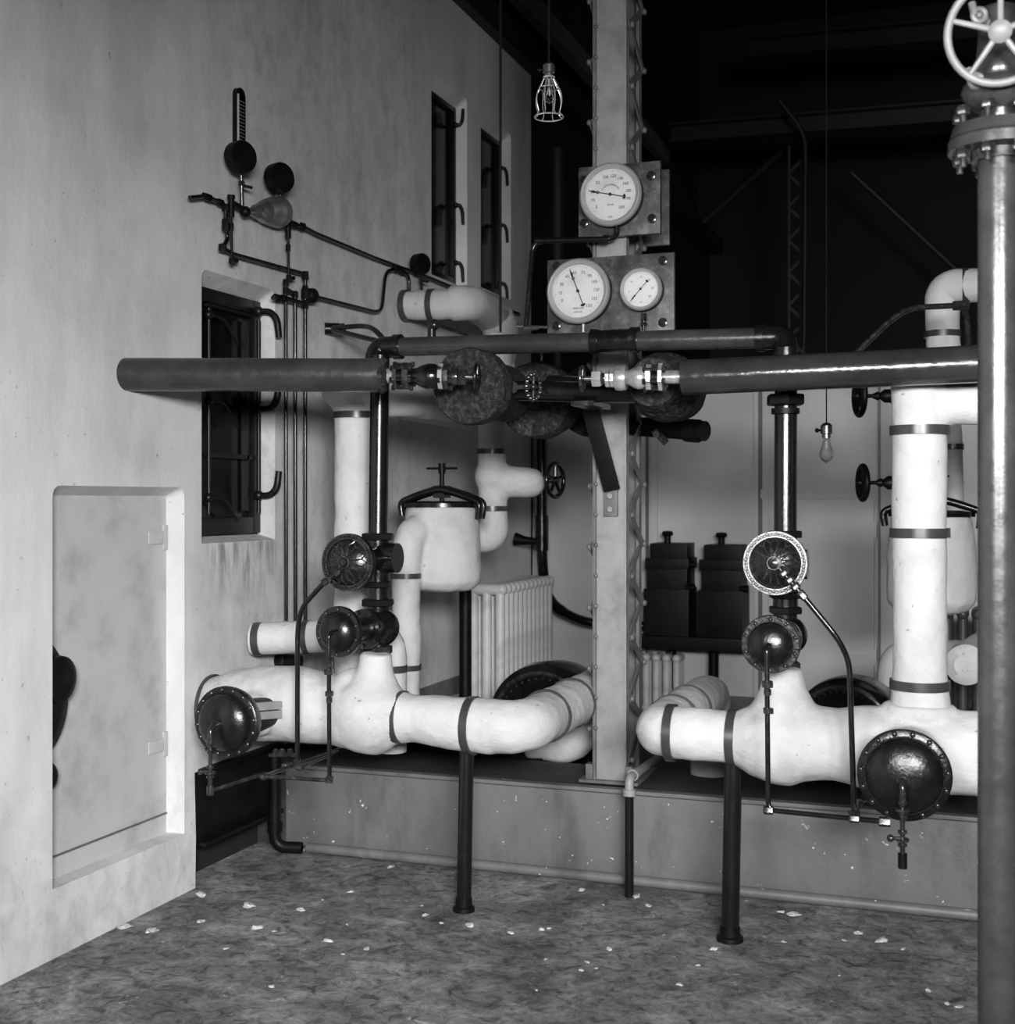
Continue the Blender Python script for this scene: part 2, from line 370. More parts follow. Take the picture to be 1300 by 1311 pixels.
# window 1..3
def window(n, h, latches, detail=True):
    y0, y1, z0, z1 = h; z0 += .03; z1 -= .05; X = XL-.085
    m = MB(); m.box(X-.05, X-.02, y0-.02, y1+.02, z0-.02, z1+.02); w = struct(m.build('window_%d' % n, 'pane'))
    fw = .06 if n == 1 else .03
    m = MB(); m.box(X-.02, X+.012, y0, y0+fw, z0, z1); m.box(X-.02, X+.012, y1-fw, y1, z0, z1)
    m.box(X-.02, X+.010, y0+fw, y1-fw, z0, z0+fw*1.2); m.box(X-.02, X+.010, y0+fw, y1-fw, z1-fw, z1)
    m.build('window_frame', 'frameblack', w, bevel=.004)
    if detail:
        m = MB(); m.tube([(X+.03, y0+.14, z0+.09), (X+.03, y0+.14, z1-.09)], .009, 10); m.build('hinge_rod', 'frameblack', w)
        m = MB(); m.tube([(X+.03, y1-.05, z0+.09), (X+.03, y1-.05, z1-.09)], .010, 10); m.build('latch_rod', 'frameblack', w)
        m = MB(); m.box(X-.01, X+.02, y0+.16, y1-.06, z0+.33, z0+.35); m.box(X-.01, X+.02, y1-.13, y1-.115, z0+.1, z1-.1)
        m.box(X-.01, X+.02, y0+.16, y1-.06, z1-.08, z1-.066)
        m.build('glazing_bar', 'frameblack', w)
        for zz in (z0+.16, z0+.57, z0+.93):
            m = MB(); m.ball((X+.035, y0+.13, zz), .02, 12)
            m.tube([(X+.035, y0+.13, zz), (X+.04, y0+.24, zz), (X+.035, y0+.36, zz-.1)], .007, 8, .08); m.build('stay_arm', 'frameblack', w)
    for (zz, dz) in latches:
        m = MB(); s = 1 if n == 1 else .7; K = 1 if n == 1 else .45
        m.ball((X+.03, y1-.05, zz), .024*s, 12)
        m.tube([(X+.03, y1-.05, zz), (X+.03+.055*K, y1-.04, zz), (X+.03+.085*K, y1-.035, zz+dz*.3), (X+.03+.095*K, y1-.035, zz+dz)], [.013*s, .015*s, .016*s, .014*s], 10, .03)
        m.build('latch_handle', 'frameblack', w)
    return w
window(1, WIN1, [(2.43, -.12), (1.99, .12), (1.60, .11)])
window(2, WIN2, [(3.92, .10), (3.42, -.12), (3.06, -.12)], False)
window(3, WIN3, [(3.85, -.12), (3.46, -.12), (3.06, -.12)], False)
# ================================================================== STEEL BEAMS AND COLUMN
def channel(name, a, b, z0, z1, nrm, fl, label, th=.014, mat='beam'):
    a = Vector(a); b = Vector(b); nrm = Vector(nrm); m = MB(); zc = (z0+z1)/2
    m.bar(Vector((a.x, a.y, zc)), Vector((b.x, b.y, zc)), z1-z0, th, (0, 0, 1))
    for z in (z0+th/2, z1-th/2):
        o = nrm*(fl/2)
        m.bar(Vector((a.x, a.y, z))+o, Vector((b.x, b.y, z))+o, fl, th*1.1, nrm)
    return tag(m.build(name, mat, bevel=.002), label, 'beam')
channel('channel_beam', (-2.94, 5.225, 0), (3.2, 5.225, 0), .0, .385, (0, -1, 0), .045, 'long paint-speckled grey steel channel beam along the floor under the white pipes')
channel('channel_beam', (-3.0, 4.56, 0), (-3.0, 5.20, 0), .165, .48, (1, 0, 0), .06, 'short dark steel channel beam against the left wall under the plaster header', mat='matteblack')
def column():
    cb = W(781.5, 1000, 5.30); xl = W(761, 900, 5.30).x; xr = W(801, 900, 5.30).x; z0 = .385; H = 5.6
    r = thing('steel_column', 'tall grey laced steel column standing on the floor beam, carrying the gauge boards', 'column', (cb.x, 5.4, z0))
    m = MB(); m.box(xl+.004, xr-.004, 5.305, 5.317, z0, H); m.build('front_plate', 'column', r)
    m = MB(); m.box(xl-.004, xl+.010, 5.29, 5.345, z0, H); m.build('corner_angle', 'columndark', r)
    m = MB(); m.box(xr-.004, xr+.004, 5.297, 5.345, z0, H); m.build('corner_angle', 'column', r)
    yb = 5.56
    m = MB(); m.box(xl, xr, yb, yb+.012, z0, H); m.box(xl-.006, xl+.008, yb-.045, yb, z0, H); m.box(xr-.008, xr+.006, yb-.045, yb, z0, H); m.build('rear_channel', 'columndark', r)
    p = .258; k = 0; z = z0+.1; rv = MB()
    while z < 5.2:
        for s, x in ((-1, xl-.012), (1, xr+.012)):
            ya, ybb = (5.315, yb-.03); off = 0 if s > 0 else .12
            m = MB(); m.bar((x, ya, z+off), (x, ybb, z+off+p/2), .03, .007, (0, 0, 1)); m.build('lacing_bar', 'columndark', r)
            m = MB(); m.bar((x+s*.008, ybb, z+off+p/2), (x+s*.008, ya, z+off+p), .03, .007, (0, 0, 1)); m.build('lacing_bar', 'columndark', r)
            for (yy, zz) in ((ya, z+off), (ybb, z+off+p/2)):
                rv.ball((x+s*.014, yy, zz), .014, 10, (.8, 1, 1))
                if s < 0: rv.ball((x+.022, 5.288, zz+.01), .010, 10, (1, .7, 1))
        z += p
    o = rv.build('rivets', 'columndark', r); 
    m = MB(); m.box(xl-.06, xr+.06, 5.27, 5.62, .385, .397); m.box(xl-.035, xl, 5.29, 5.34, .39, .46); m.box(xr, xr+.03, 5.29, 5.34, .39, .46); m.build('base_plate', 'columndark', r, bevel=.002)
    # bracket plate with bolts carrying the strut
    c = W(783, 645, 5.30); hw = rp(9, c)
    m = MB(); m.box(c.x-hw, c.x+hw, 5.285, 5.305, W(783, 661, 5.3).z, W(783, 625, 5.3).z); bp = m.build('bracket_plate', 'columndark', r, bevel=.002)
    for y in (635, 652):
        m = MB(); q = W(782, y, 5.285); m.hexnut(q+Vector((0, -.006, 0)), (0, 1, 0), .014, .014); m.build('bolt', 'column', bp)
    return r
column()
# ================================================================== WHITE PLASTERED HEADERS
HY = 4.66
def header_left():
    m = MB()
    P = lambda x, y: W(x, y, HY)
    pts = [(271, 903, 36), (300, 901, 43), (335, 900, 47), (385, 901, 49), (430, 908, 43), (470, 917, 48), (500, 918, 36), (530, 920, 31), (600, 928, 35)]
    pp = [P(x, y) for x, y, _ in pts]; rr = [rp(q, P(x, y)) for x, y, q in pts]
    corner = P(671, 931); pp.append(P(632, 931)); rr.append(rp(35, corner))
    m.tube(pp, rr, 32)
    end = Vector((corner.x, 5.73, corner.z)); rc = rp(34, corner)
    m.tube([P(600, 928), corner, end], rc, 32, .17, k=10)
    # bulb and cone
    m.ball(P(474, 914), rp(52, P(474, 914)), 32)
    m.lathe(P(482, 836), (P(477, 900)-P(482, 836)), [(0, 0), (0, rp(20, P(480, 840))), (.08, rp(25, P(480, 840))), (.15, rp(36, P(480, 840))), (.22, rp(45, P(480, 840))), (.22, 0)], 32)
    # stub towards the black cover
    q = P(352, 907); m.lathe(q, (0, -1, 0), [(0, 0), (0, .10), (.16, .085), (.2, .06), (.2, 0)], 24)
    # bump for the riser
    q = P(452, 880); m.ball(q, rp(26, q), 20)
    o = remeshed(m, .011, 5).build('insulated_header', 'plaster', jitter=.007, jscale=7)
    tag(o, 'white plastered steam header with a bulging tee, starting at the left wall', 'pipe')
    bandring(o, P(270, 903), X1, rp(38, pp[0])+.002)
    for x, y, r in ((513, 918, 32), (605, 929, 35.5)): bandring(o, P(x, y), X1, rp(r, P(x, y))+.002)
    for Y in (4.93, 5.28): bandring(o, Vector((corner.x, Y, corner.z)), Y1, rc+.002, .014)
    return o, corner, rc
hl, cornL, rcL = header_left()
def header_right():
    m = MB(); P = lambda x, y: W(x, y, HY)
    pts = [(880, 939, 34), (940, 944, 33), (965, 947, 45), (1003, 951, 54), (1040, 951, 48), (1070, 953, 46), (1100, 956, 52), (1170, 961, 56), (1250, 965, 54), (1330, 970, 52)]
    m.tube([P(x, y) for x, y, _ in pts], [rp(r, P(x, y)) for x, y, r in pts], 32)
    corner = P(842, 937); rc = rp(33, corner)
    Yd = 4.66
    while pxx((corner.x, Yd, corner.z)) < 910: Yd += .01
    m.tube([P(905, 941), corner, Vector((corner.x, Yd, corner.z)), Vector((corner.x, Yd, .12))], [rc, rc, rc*.96, rc*.86], 32, [.17, .13], k=10)
    m.ball(P(1003, 949), rp(57, P(1003, 949)), 32)
    q = P(1003, 855); m.lathe(q, P(1003, 940)-q, [(0, 0), (0, rp(24, q)), (.07, rp(29, q)), (.14, rp(41, q)), (.21, rp(53, q)), (.21, 0)], 32)
    q = P(1165, 964); m.lathe(q, (0, -1, 0), [(0, 0), (0, .12), (.2, .11), (.22, 0)], 24)
    q = P(1177, 915); m.lathe(q, (0, 0, 1), [(0, 0), (0, .12), (.04, .115), (.05, 0)], 28)
    o = remeshed(m, .011, 5).build('insulated_header', 'plaster', jitter=.007, jscale=7)
    tag(o, 'white plastered steam header with a bulging tee, right of the steel column', 'pipe')
    for x, y, r in ((860, 938, 34.5), (939, 944, 34.5)): bandring(o, P(x, y), X1, rp(r, P(x, y))+.002)
    for Y in (4.93, 5.2): bandring(o, Vector((corner.x, Y, corner.z)), Y1, rc+.002, .012)
    bandring(o, Vector((corner.x, Yd, .455)), Z1, rc*.88+.002, .022)
    return o
hr = header_right()
# drop leg behind the column with its flared foot
m = MB(); q = Vector((cornL.x, 5.80, 0)); 
while pxx((q.x, q.y, .6)) > 746: q.x -= .01
m.tube([Vector((q.x, q.y, .74)), Vector((q.x, q.y, .44)), Vector((q.x-.26, q.y-.05, .43))], [.085, .085, .06], 28, .09)
o = remeshed(m, .012, 5).build('insulated_elbow', 'plaster', jitter=.006); tag(o, 'white plastered foot elbow standing just left of the column base', 'pipe')
# ------------------------------------------------ posts
def post(x, ytop, yfoot, label, r, top=None, flange=True):
    t = EYE.z*F0/(yfoot-CY); f = D(x, yfoot, t); z = EYE.z-(ytop-CY)*t/F0
    o = thing('support_post', label, 'post', f)
    m = MB(); m.cyl(f, (f.x+(.012 if flange else 0), f.y, z), rp(r, f), 20); m.build('post_tube', 'blackpipe', o)
    if flange:
        m = MB(); R = rp(r, f); m.lathe(f, Z1, [(0, 0), (0, R*1.5), (.016, R*1.45), (.02, R*1.15), (.05, R*1.12), (.052, 0)], 20); m.build('foot_flange', 'matteblack', o)
    return o
post(594, 955, 1166, 'black pipe post propping the left white header, left of the column', 9.5)
post(935, 968, 1204, 'black pipe post propping the right white header, right of the column', 11.5)
t = EYE.z*F0/(1148-CY); f = D(806, 1148, t); zt = EYE.z-(1012-CY)*t/F0
o = thing('drain_pipe', 'thin black drain pipe with a pale elbow, right of the column base', 'pipe', f)
m = MB(); m.cyl(f, (f.x, f.y, zt), .018, 16); m.build('drain_leg', 'blackpipe', o)
m = MB(); e2 = Vector((f.x+.02, 5.55, zt+.05)); m.tube([(f.x, f.y, zt-.01), (f.x, f.y, zt+.05), e2], .018, 16, .035); m.cyl((f.x, f.y, zt-.02), (f.x, f.y, zt+.005), .026, 16); m.cyl((f.x+.001, f.y+.05, zt+.05), (f.x+.002, f.y+.09, zt+.05), .024, 16); m.build('elbow', 'column', o)
m = MB(); p = W(352, 1000, 5.10); m.tube([(p.x, p.y, .46), (p.x, p.y, .03), (p.x+.12, p.y+.03, .03)], .026, 18, .06); m.cyl((p.x, p.y, .10), (p.x, p.y, .14), .033, 18)
tag(m.build('support_post', 'matteblack'), 'short dark pipe stub in the corner at the left end of the floor beam', 'post')
m = MB(); a = Vector((p.x+.13, 5.165, .024)); m.tube([a, Vector((3.1, 5.165, .024))], .022, 14)
tag(m.build('floor_pipe', 'beam'), 'grey painted pipe lying along the foot of the floor beam', 'pipe')
# ================================================================== LONG BLACK MAINS
a = XW(163, 479.5, .0); b = D(490, 480.5, 4.80)
o = thing('steam_main', 'long thick dark pipe running out of the left plaster wall in front of the window', 'pipe', a)
m = MB(); d = (b-a).normalized(); m.cyl(a-d*.08, b, .0625, 40); m.build('main_tube', 'main', o)
m = MB(); m.lathe(b-d*.01, d, [(0, .03), (0, .064), (.014, .067), (.024, .06), (.028, .03), (0, .03)], 28); m.build('ragged_end', 'lag', o, jitter=.01, jscale=40)
a2 = D(875, 483.5, 4.55); b2 = D(1262, 465.5, 4.2)
o = thing('steam_main', 'long thick glossy dark pipe running right from the column to the foreground pipe', 'pipe', a2)
m = MB(); d = (b2-a2).normalized(); m.cyl(a2, b2+d*.6, .0615, 40); m.build('main_tube', 'gloss_main', o)
# valves along the mains: (px0, px1 positions along axis)
def globe_valve(name, label, A, B, prof, wheel, mats=('valve', 'valve'), bolts=(), flat=True):
    """A->B axis, prof: list of (kind, f0, f1, radius)"""
    A = Vector(A); B = Vector(B); L = (B-A).length; d = (B-A)/L
    o = thing(name, label, 'valve', A.lerp(B, .5))
    for kind, f0, f1, r, mat in prof:
        m = MB(); p = A+d*(f0*L); q = (f1-f0)*L
        if kind == 'cyl': m.lathe(p, d, [(0, 0), (0, r*.96), (q*.15, r), (q*.85, r), (q, r*.96), (q, 0)], 24); nm = 'flange'
        if kind == 'hex': m.lathe(p, d, [(0, 0), (0, r*.92), (q*.12, r), (q*.88, r), (q, r*.92), (q, 0)], 6, .2); nm = 'packing_nut'
        if kind == 'sq': m.lathe(p, d, [(0, 0), (0, r), (q, r), (q, 0)], 8, PI/8); nm = 'flange'
        if kind == 'stem': m.lathe(p, d, [(0, 0), (0, r), (q, r), (q, 0)], 12); nm = 'stem'
        if kind == 'body': m.lathe(p, d, [(0, 0), (0, r*.62), (q*.2, r*.66), (q*.4, r*.9), (q*.6, r*1.05), (q*.8, r), (q*.93, r*.8), (q, r*.7), (q, 0)], 28); nm = 'valve_body'
        m.build(nm, mat, o, bevel=.0)
    u, v, _ = frame(d)
    for f0, f1, R, n, rr in bolts:
        for i in range(n):
            a = 2*PI*i/n+.4; e = (u*math.cos(a)+v*math.sin(a))*R
            m = MB(); m.cyl(A+d*(f0*L)+e, A+d*(f1*L)+e, rr, 8); m.hexnut(A+d*(f0*L)+e, d, rr*2, rr*1.8); m.hexnut(A+d*(f1*L)+e, d, rr*2, rr*1.8); m.build('bolt', mats[0], o)
    fw, R = wheel
    handwheel(o, A+d*(fw*L), d, R, R*.13, 5, mats[1])
    return o
A = D(488, 481, 4.80); B = D(620, 483, 4.74)
def fx(x, x0=488, x1=620): return (x-x0)/(x1-x0)
globe_valve('globe_valve', 'black flanged globe valve with small handwheel between the left main and a round lagged flange', A, B,
    [('stem', 0, fx(507), .028, 'whitevalve'), ('sq', fx(506), fx(511), .052, 'valve'), ('sq', fx(518), fx(526), .052, 'valve'),
     ('stem', fx(510), fx(519), .026, 'matteblack'), ('body', fx(525), fx(566), .046, 'black'),
     ('sq', fx(563.5), fx(569), .05, 'column'), ('sq', fx(570), fx(576), .05, 'valve'), ('cyl', fx(576), fx(587), .032, 'valve'),
     ('hex', fx(587), fx(598), .031, 'valve'), ('stem', fx(598), fx(613), .008, 'brass')], (fx(611), .054), ('valve', 'black'),
    [(fx(505), fx(528), .044, 6, .006), (fx(565), fx(579), .042, 6, .006)])
A = D(742, 485, 4.66); B = D(878, 482.5, 4.56)
gx = lambda x: fx(x, 742, 878)
globe_valve('globe_valve', 'pale shiny flanged globe valve with handwheel joined to the left end of the right main', A, B,
    [('stem', gx(745), gx(762), .008, 'brass'), ('hex', gx(759), gx(771), .031, 'column'), ('cyl', gx(770), gx(778), .02, 'valve'),
     ('sq', gx(777), gx(782), .034, 'whitevalve'), ('sq', gx(783), gx(788), .034, 'whitevalve'), ('cyl', gx(789), gx(803), .045, 'whitevalve'),
     ('body', gx(800), gx(831), .040, 'whitevalve'), ('sq', gx(829), gx(835.5), .048, 'whitevalve'), ('stem', gx(835), gx(846), .022, 'matteblack'), ('sq', gx(845), gx(850), .052, 'whitevalve'),
     ('cyl', gx(850), gx(876), .024, 'whitevalve')], (gx(746), .048), ('valve', 'valve'),
    [(gx(828), gx(852), .042, 6, .006)])
# ------------------------------------------------ dark lagged flanges (axis along the hall)
def lagged(label, c, prof, n=48, jit=.006):
    m = MB(); m.lathe(c, Y1, prof, n); o = m.build('lagged_flange', 'lag', jitter=jit, jscale=18)
    return tag(o, label, 'pipe lagging')
c1 = D(600, 494, 4.93); R1 = .147
lagged('dark round lagged flange cover directly behind the left globe valve', c1, [(0, 0), (0, R1*.4), (0, R1*.97), (.008, R1), (.03, R1), (.034, R1*.975), (.04, R1), (.06, R1), (.064, R1*.97), (.07, R1*.99), (.10, R1*.98), (.12, R1*.93), (.15, R1*.80), (.40, R1*.78), (.40, 0)])
c2 = D(684, 511.5, 5.52); R2 = rp(49, c2)
lagged('dark round lagged flange cover behind the small scalloped wheel, lower than its neighbour', c2, [(0, 0), (0, R2*.5), (0, R2*.96), (.01, R2), (.12, R2), (.16, R2*.97), (.2, R2*.6), (.6, R2*.55), (.6, 0)])
c3 = D(835, 489, 4.78); R3 = rp(33, c3)
lagged('dark stepped lagged flange cover behind the pale valve, right of the column', c3, [(0, 0), (0, R3*.95), (.01, R3), (.05, R3), (.07, R3*1.12), (.1, R3*1.12), (.12, R3*1.25), (.17, R3*1.28), (.19, R3*1.4), (.26, R3*1.42), (.28, R3*1.35), (.42, R3*1.3), (.43, 0)])
c4 = D(757, 513, 5.95); R4 = rp(47, c4)
lagged('dark lagged flange cover half hidden behind the column and the slanting strut', c4, [(0, 0), (0, R4*.97), (.01, R4), (.18, R4), (.2, 0)])
# scalloped small wheel
o = thing('stop_valve', 'small valve spindle with a scalloped handwheel in front of the lower lagged cover', 'valve', D(670, 495, 4.98))
m = MB(); a = D(652, 496, 5.02); b = D(686, 495, 4.95); m.cyl(a, b, .009, 10); m.cyl(D(645, 496, 5.04), D(658, 496, 5.0), .022, 12); m.build('stem', 'brass', o)
m = MB(); u, v, d = frame(b-a); cc = D(683, 495.5, 4.95); m.torus(cc, d, .046, .007, 30, 8)
for i in range(16):
    an = 2*PI*i/16; m.ball(cc+(u*math.cos(an)+v*math.sin(an))*.048, .0095, 8)
for i in range(4):
    an = 2*PI*i/4; m.tube([cc, cc+(u*math.cos(an)+v*math.sin(an))*.046], .005, 6)
m.ball(cc, .014, 10); m.build('handwheel', 'valve', o)
# dark cross pipe linking the covers in front of the column
m = MB(); a = D(662, 500, 5.10); b = D(826, 503, 4.92); dd = (b-a).normalized(); m.cyl(D(705, 497, 5.14), D(765, 499, 5.02), .052, 28); m.cyl(a, b, .040, 24)
tag(m.build('cross_pipe', 'blackpipe'), 'dark horizontal pipe passing in front of the column between the lagged covers', 'pipe')
m = MB(); a = D(800, 545, 5.75); b = D(903, 552, 5.45); m.cyl(a, b, rp(13, b), 24); m.lathe(D(880, 551, 5.5), b-a, [(0, 0), (0, rp(15, b)), (.06, rp(15, b)), (.07, 0)], 24)
o = tag(m.build('pipe_stub', 'matteblack'), 'dark capped pipe stub poking out right of the column below the lagged cover', 'pipe')
m = MB(); m.bar(D(838, 551, 5.42), D(853, 567, 5.38), .03, .012, (1, 0, .2)); m.hexnut(D(841, 556, 5.38), Y1, .03, .016); m.build('clamp', 'valve', o)
# strut
m = MB(); m.bar(W(753, 512, 5.20), W(784, 628, 5.27), rp(22, W(770, 570, 5.2)), .012, (1, 0, 0))
o = tag(m.build('bracket_strut', 'matteblack', bevel=.002), 'black slanting flat steel strut bolted to the front of the column', 'strut')
m = MB(); c = D(758, 516, 4.99); m.box(c.x-.07, c.x+.02, c.y-.05, c.y+.2, c.z-.012, c.z+.006); m.build('saddle_plate', 'valve', o)
# ================================================================== EQUALISER LOOP (thin upper pipe with two elbows)
YQ = 4.80
a = W(484, 443, YQ); b = W(1006, 431, YQ); za = W(500, 444.5, YQ).z; zb = W(990, 432, YQ).z; rq = .0385
o = thing('equalising_pipe', 'dark horizontal pipe with an elbow at each end, crossing the column below the gauges', 'pipe', (a.x, YQ, za))
m = MB(); pa = Vector((a.x+.06, YQ, za)); pb = Vector((b.x-.06, YQ, zb)); m.cyl(pa, pb, rq, 32); m.build('cross_tube', 'main', o)
VY = 4.72
def elbow(x, z, s, name='elbow'):
    m = MB(); m.tube([(x+s*.085, YQ, z), (x, YQ, z), (x, VY+.03, z-.13)], rq*1.16, 24, .085, k=10)
    m.cyl((x+s*.075, YQ, z), (x+s*.105, YQ, z), rq*1.32, 28); m.cyl((x, VY+.03, z-.12), (x, VY+.03, z-.15), rq*1.32, 28); m.build(name, 'black', o)
elbow(a.x, za, 1); elbow(b.x, zb, -1)
m = MB(); q1 = W(763, 437, YQ); q2 = W(813, 436, YQ); zc = (za+zb)/2
for p, w in ((q1, .03), (q2, .03)): m.cyl((p.x-w/2, YQ, zc+.001), (p.x+w/2, YQ, zc), rq*1.3, 32)
m.cyl((q1.x, YQ, zc), (q2.x, YQ, zc), rq*1.15, 32); m.build('coupling', 'black', o)
# ================================================================== REGULATOR STACKS
def stack(side):
    L = side == 'left'
    sx = 484 if L else 1006
    P = lambda x, y, Y=VY: W(x, y, Y)
    if L: top, n1, b1, n2, n3, b2, nb = 455, 687, 714, 748, 771, 803, 832
    else: top, n1, b1, n2, n3, b2, nb = 445, 684, 722, 762, 781, 813, 852
    ax = P(sx, 700).x; z = lambda y: W(sx, y, VY).z
    o = thing('riser_pipe', ('black vertical pipe standing on the left white header' if L else 'black vertical pipe standing on the right white header'), 'pipe', (ax, VY, z(n1)))
    m = MB(); r = rq if L else rq*1.05; m.cyl((ax, VY, z(n1)), (ax, VY+.02, z(top)), r, 28); m.build('riser_tube', 'blackpipe', o)
    if not L:
        m = MB(); m.hexnut((ax, VY, z(512)), Z1, rp(14, P(sx, 512)), rp(25, P(sx, 512))); m.build('union_nut', 'matteblack', o)
    if not L:
        m = MB(); m.cyl((ax, VY, z(523)), (ax, VY, z(530)), rp(18, P(sx, 512)), 24); m.build('union_nut', 'matteblack', o)
    ly = 'left' if L else 'right'
    up = thing('regulating_valve', 'black regulating valve with an ornate petal-patterned round cover on the %s stack' % ly, 'valve', (ax, VY, z(n2)))
    k = lambda n: rp(n, P(sx, 700))
    m = MB(); m.hexnut((ax, VY, z(n1)), Z1, k(9), k(22)); m.build('union_nut', 'matteblack', up)
    m = MB(); m.hexnut((ax, VY, z(n2)), Z1, k(8), k(19 if L else 22)); m.build('union_nut', 'matteblack', up)
    m = MB(); m.cyl((ax, VY, z(n1+2)), (ax, VY, z(n2+2)), k(15), 28); m.ball((ax+k(4), VY, z(b1)), k(22), 28, (1.1, .9, 1)); m.cyl((ax+k(8), VY, z(b1)), (ax+k(28), VY, z(b1)), k(19), 28)
    fc = W(446, 720, 4.40) if L else W(993, 721, 4.40)
    m.tube([(ax, VY, z(b1)), (fc.x+(ax-fc.x)*.35, fc.y+.1, fc.z), (fc.x, fc.y+.02, fc.z)], [k(16), k(15), k(20)], 28)
    m.build('valve_body', 'black', up)
    nd = Vector((-.02 if L else .0, -1, .03)).normalized(); R = rp(37, fc) if L else rp(41, fc)
    m = MB(); m.lathe(fc-nd*.02, nd, [(0, 0), (0, R*.93), (.008, R), (.022, R), (.03, R*.96), (.03, R*.82), (.024, R*.80), (.034, R*.7), (.046, R*.45), (.054, R*.2), (.056, 0)], 56); cv = m.build('ornate_cover', 'dome', up)
    u, v, _ = frame(nd); m = MB()
    for i in range(16):
        an = 2*PI*i/16
        e = u*math.cos(an)+v*math.sin(an); e2 = u*math.cos(an+PI/16)+v*math.sin(an+PI/16); e3 = u*math.cos(an-PI/16)+v*math.sin(an-PI/16)
        f = lambda ee, q, h: fc+ee*(R*q)+nd*h
        m.tube([f(e, .24, .034), f(e2, .5, .026), f(e2, .62, .019), f(e, .78, .010)], [.0022, .0035, .0035, .002], 6, .0)
        m.tube([f(e, .24, .034), f(e3, .5, .026), f(e3, .62, .019), f(e, .78, .010)], [.0022, .0035, .0035, .002], 6, .0)
    m.torus(fc+nd*.036, nd, R*.2, .004, 30, 6); m.lathe(fc+nd*.030, nd, [(0, 0), (0, R*.14), (.016, R*.12), (.02, 0)], 20)
    m.build('petal_relief', 'valve', cv)
    m = MB(); random.seed(3)
    for i in range(58):
        an = 2*PI*i/58; e = u*math.cos(an)+v*math.sin(an); m.ball(fc+e*(R*(.9+.03*math.sin(i*2.3)))+nd*.011, .0048+.0015*random.random(), 7)
    m.torus(fc+nd*.008, nd, R*.965, .004, 56, 6); m.torus(fc+nd*.008, nd, R*.83, .0035, 56, 6)
    m.build('rim_relief', 'whitevalve' if not L else 'valve', cv)
    # lower regulator
    lo = thing('regulating_valve', 'black regulating valve with a smooth studded round cover low on the %s stack' % ly, 'valve', (ax, VY, z(nb)))
    m = MB(); m.cyl((ax, VY, z(n2)), (ax, VY, z(n3)), k(13.5 if L else 16), 24); m.build('nipple', 'blackpipe', lo)
    m = MB(); m.hexnut((ax, VY, z(n3)), Z1, k(9), k(22)); m.build('union_nut', 'matteblack', lo)
    m = MB(); m.hexnut((ax, VY, z(nb)), Z1, k(10), k(20)); m.build('union_nut', 'lag', lo)
    fc = W(433, 809, 4.38) if L else W(987, 825, 4.38); R = rp(33, fc) if L else rp(37.5, fc)
    bc = Vector((ax+k(3), VY, z(b2)))
    m = MB(); m.cyl((ax, VY, z(n3)), (ax, VY, z(nb)), k(15), 28); m.ball(bc, k(25), 28); m.tube([bc, Vector((fc.x+.02, fc.y+.03, fc.z))], [k(17), k(12)], 24); m.build('valve_body', 'black', lo)
    mid = bc.lerp(fc, .38); dv = (fc-bc).normalized()
    m = MB(); m.lathe(mid-dv*.012, dv, [(0, 0), (0, k(25)), (.022, k(25)), (.022, 0)], 32); mf = m.build('body_flange', 'black', lo)
    uu, vv, _ = frame(dv)
    for i in range(7):
        an = 2*PI*i/7+.2; m = MB(); m.hexnut(mid+dv*.016+(uu*math.cos(an)+vv*math.sin(an))*k(21), dv, .012, .009); m.build('bolt', 'valve', mf)
    nd = Vector((-.05 if L else .0, -1, .02)).normalized()
    m = MB(); m.lathe(fc-nd*.02, nd, [(0, 0), (0, R*.97), (.006, R), (.02, R), (.024, R*.97), (.024, R*.75)]+[(.024+.045*math.sin(PI/2*i/8), R*.78*math.cos(PI/2*i/8)) for i in range(8)]+[(.069, 0)], 56); cv = m.build('domed_cover', 'dome', lo)
    m = MB(); m.torus(fc+nd*.005, nd, R*.78, .0025, 50, 6); m.build('cover_rim', 'dome' if L else 'valve', cv)
    u, v, _ = frame(nd)
    for i in range(10):
        an = 2*PI*i/10+.31; m = MB(); m.ball(fc+(u*math.cos(an)+v*math.sin(an))*R*.87+nd*.006, .0075, 10); m.build('stud', 'valve', cv)
    return fc
stack('left'); stack('right')
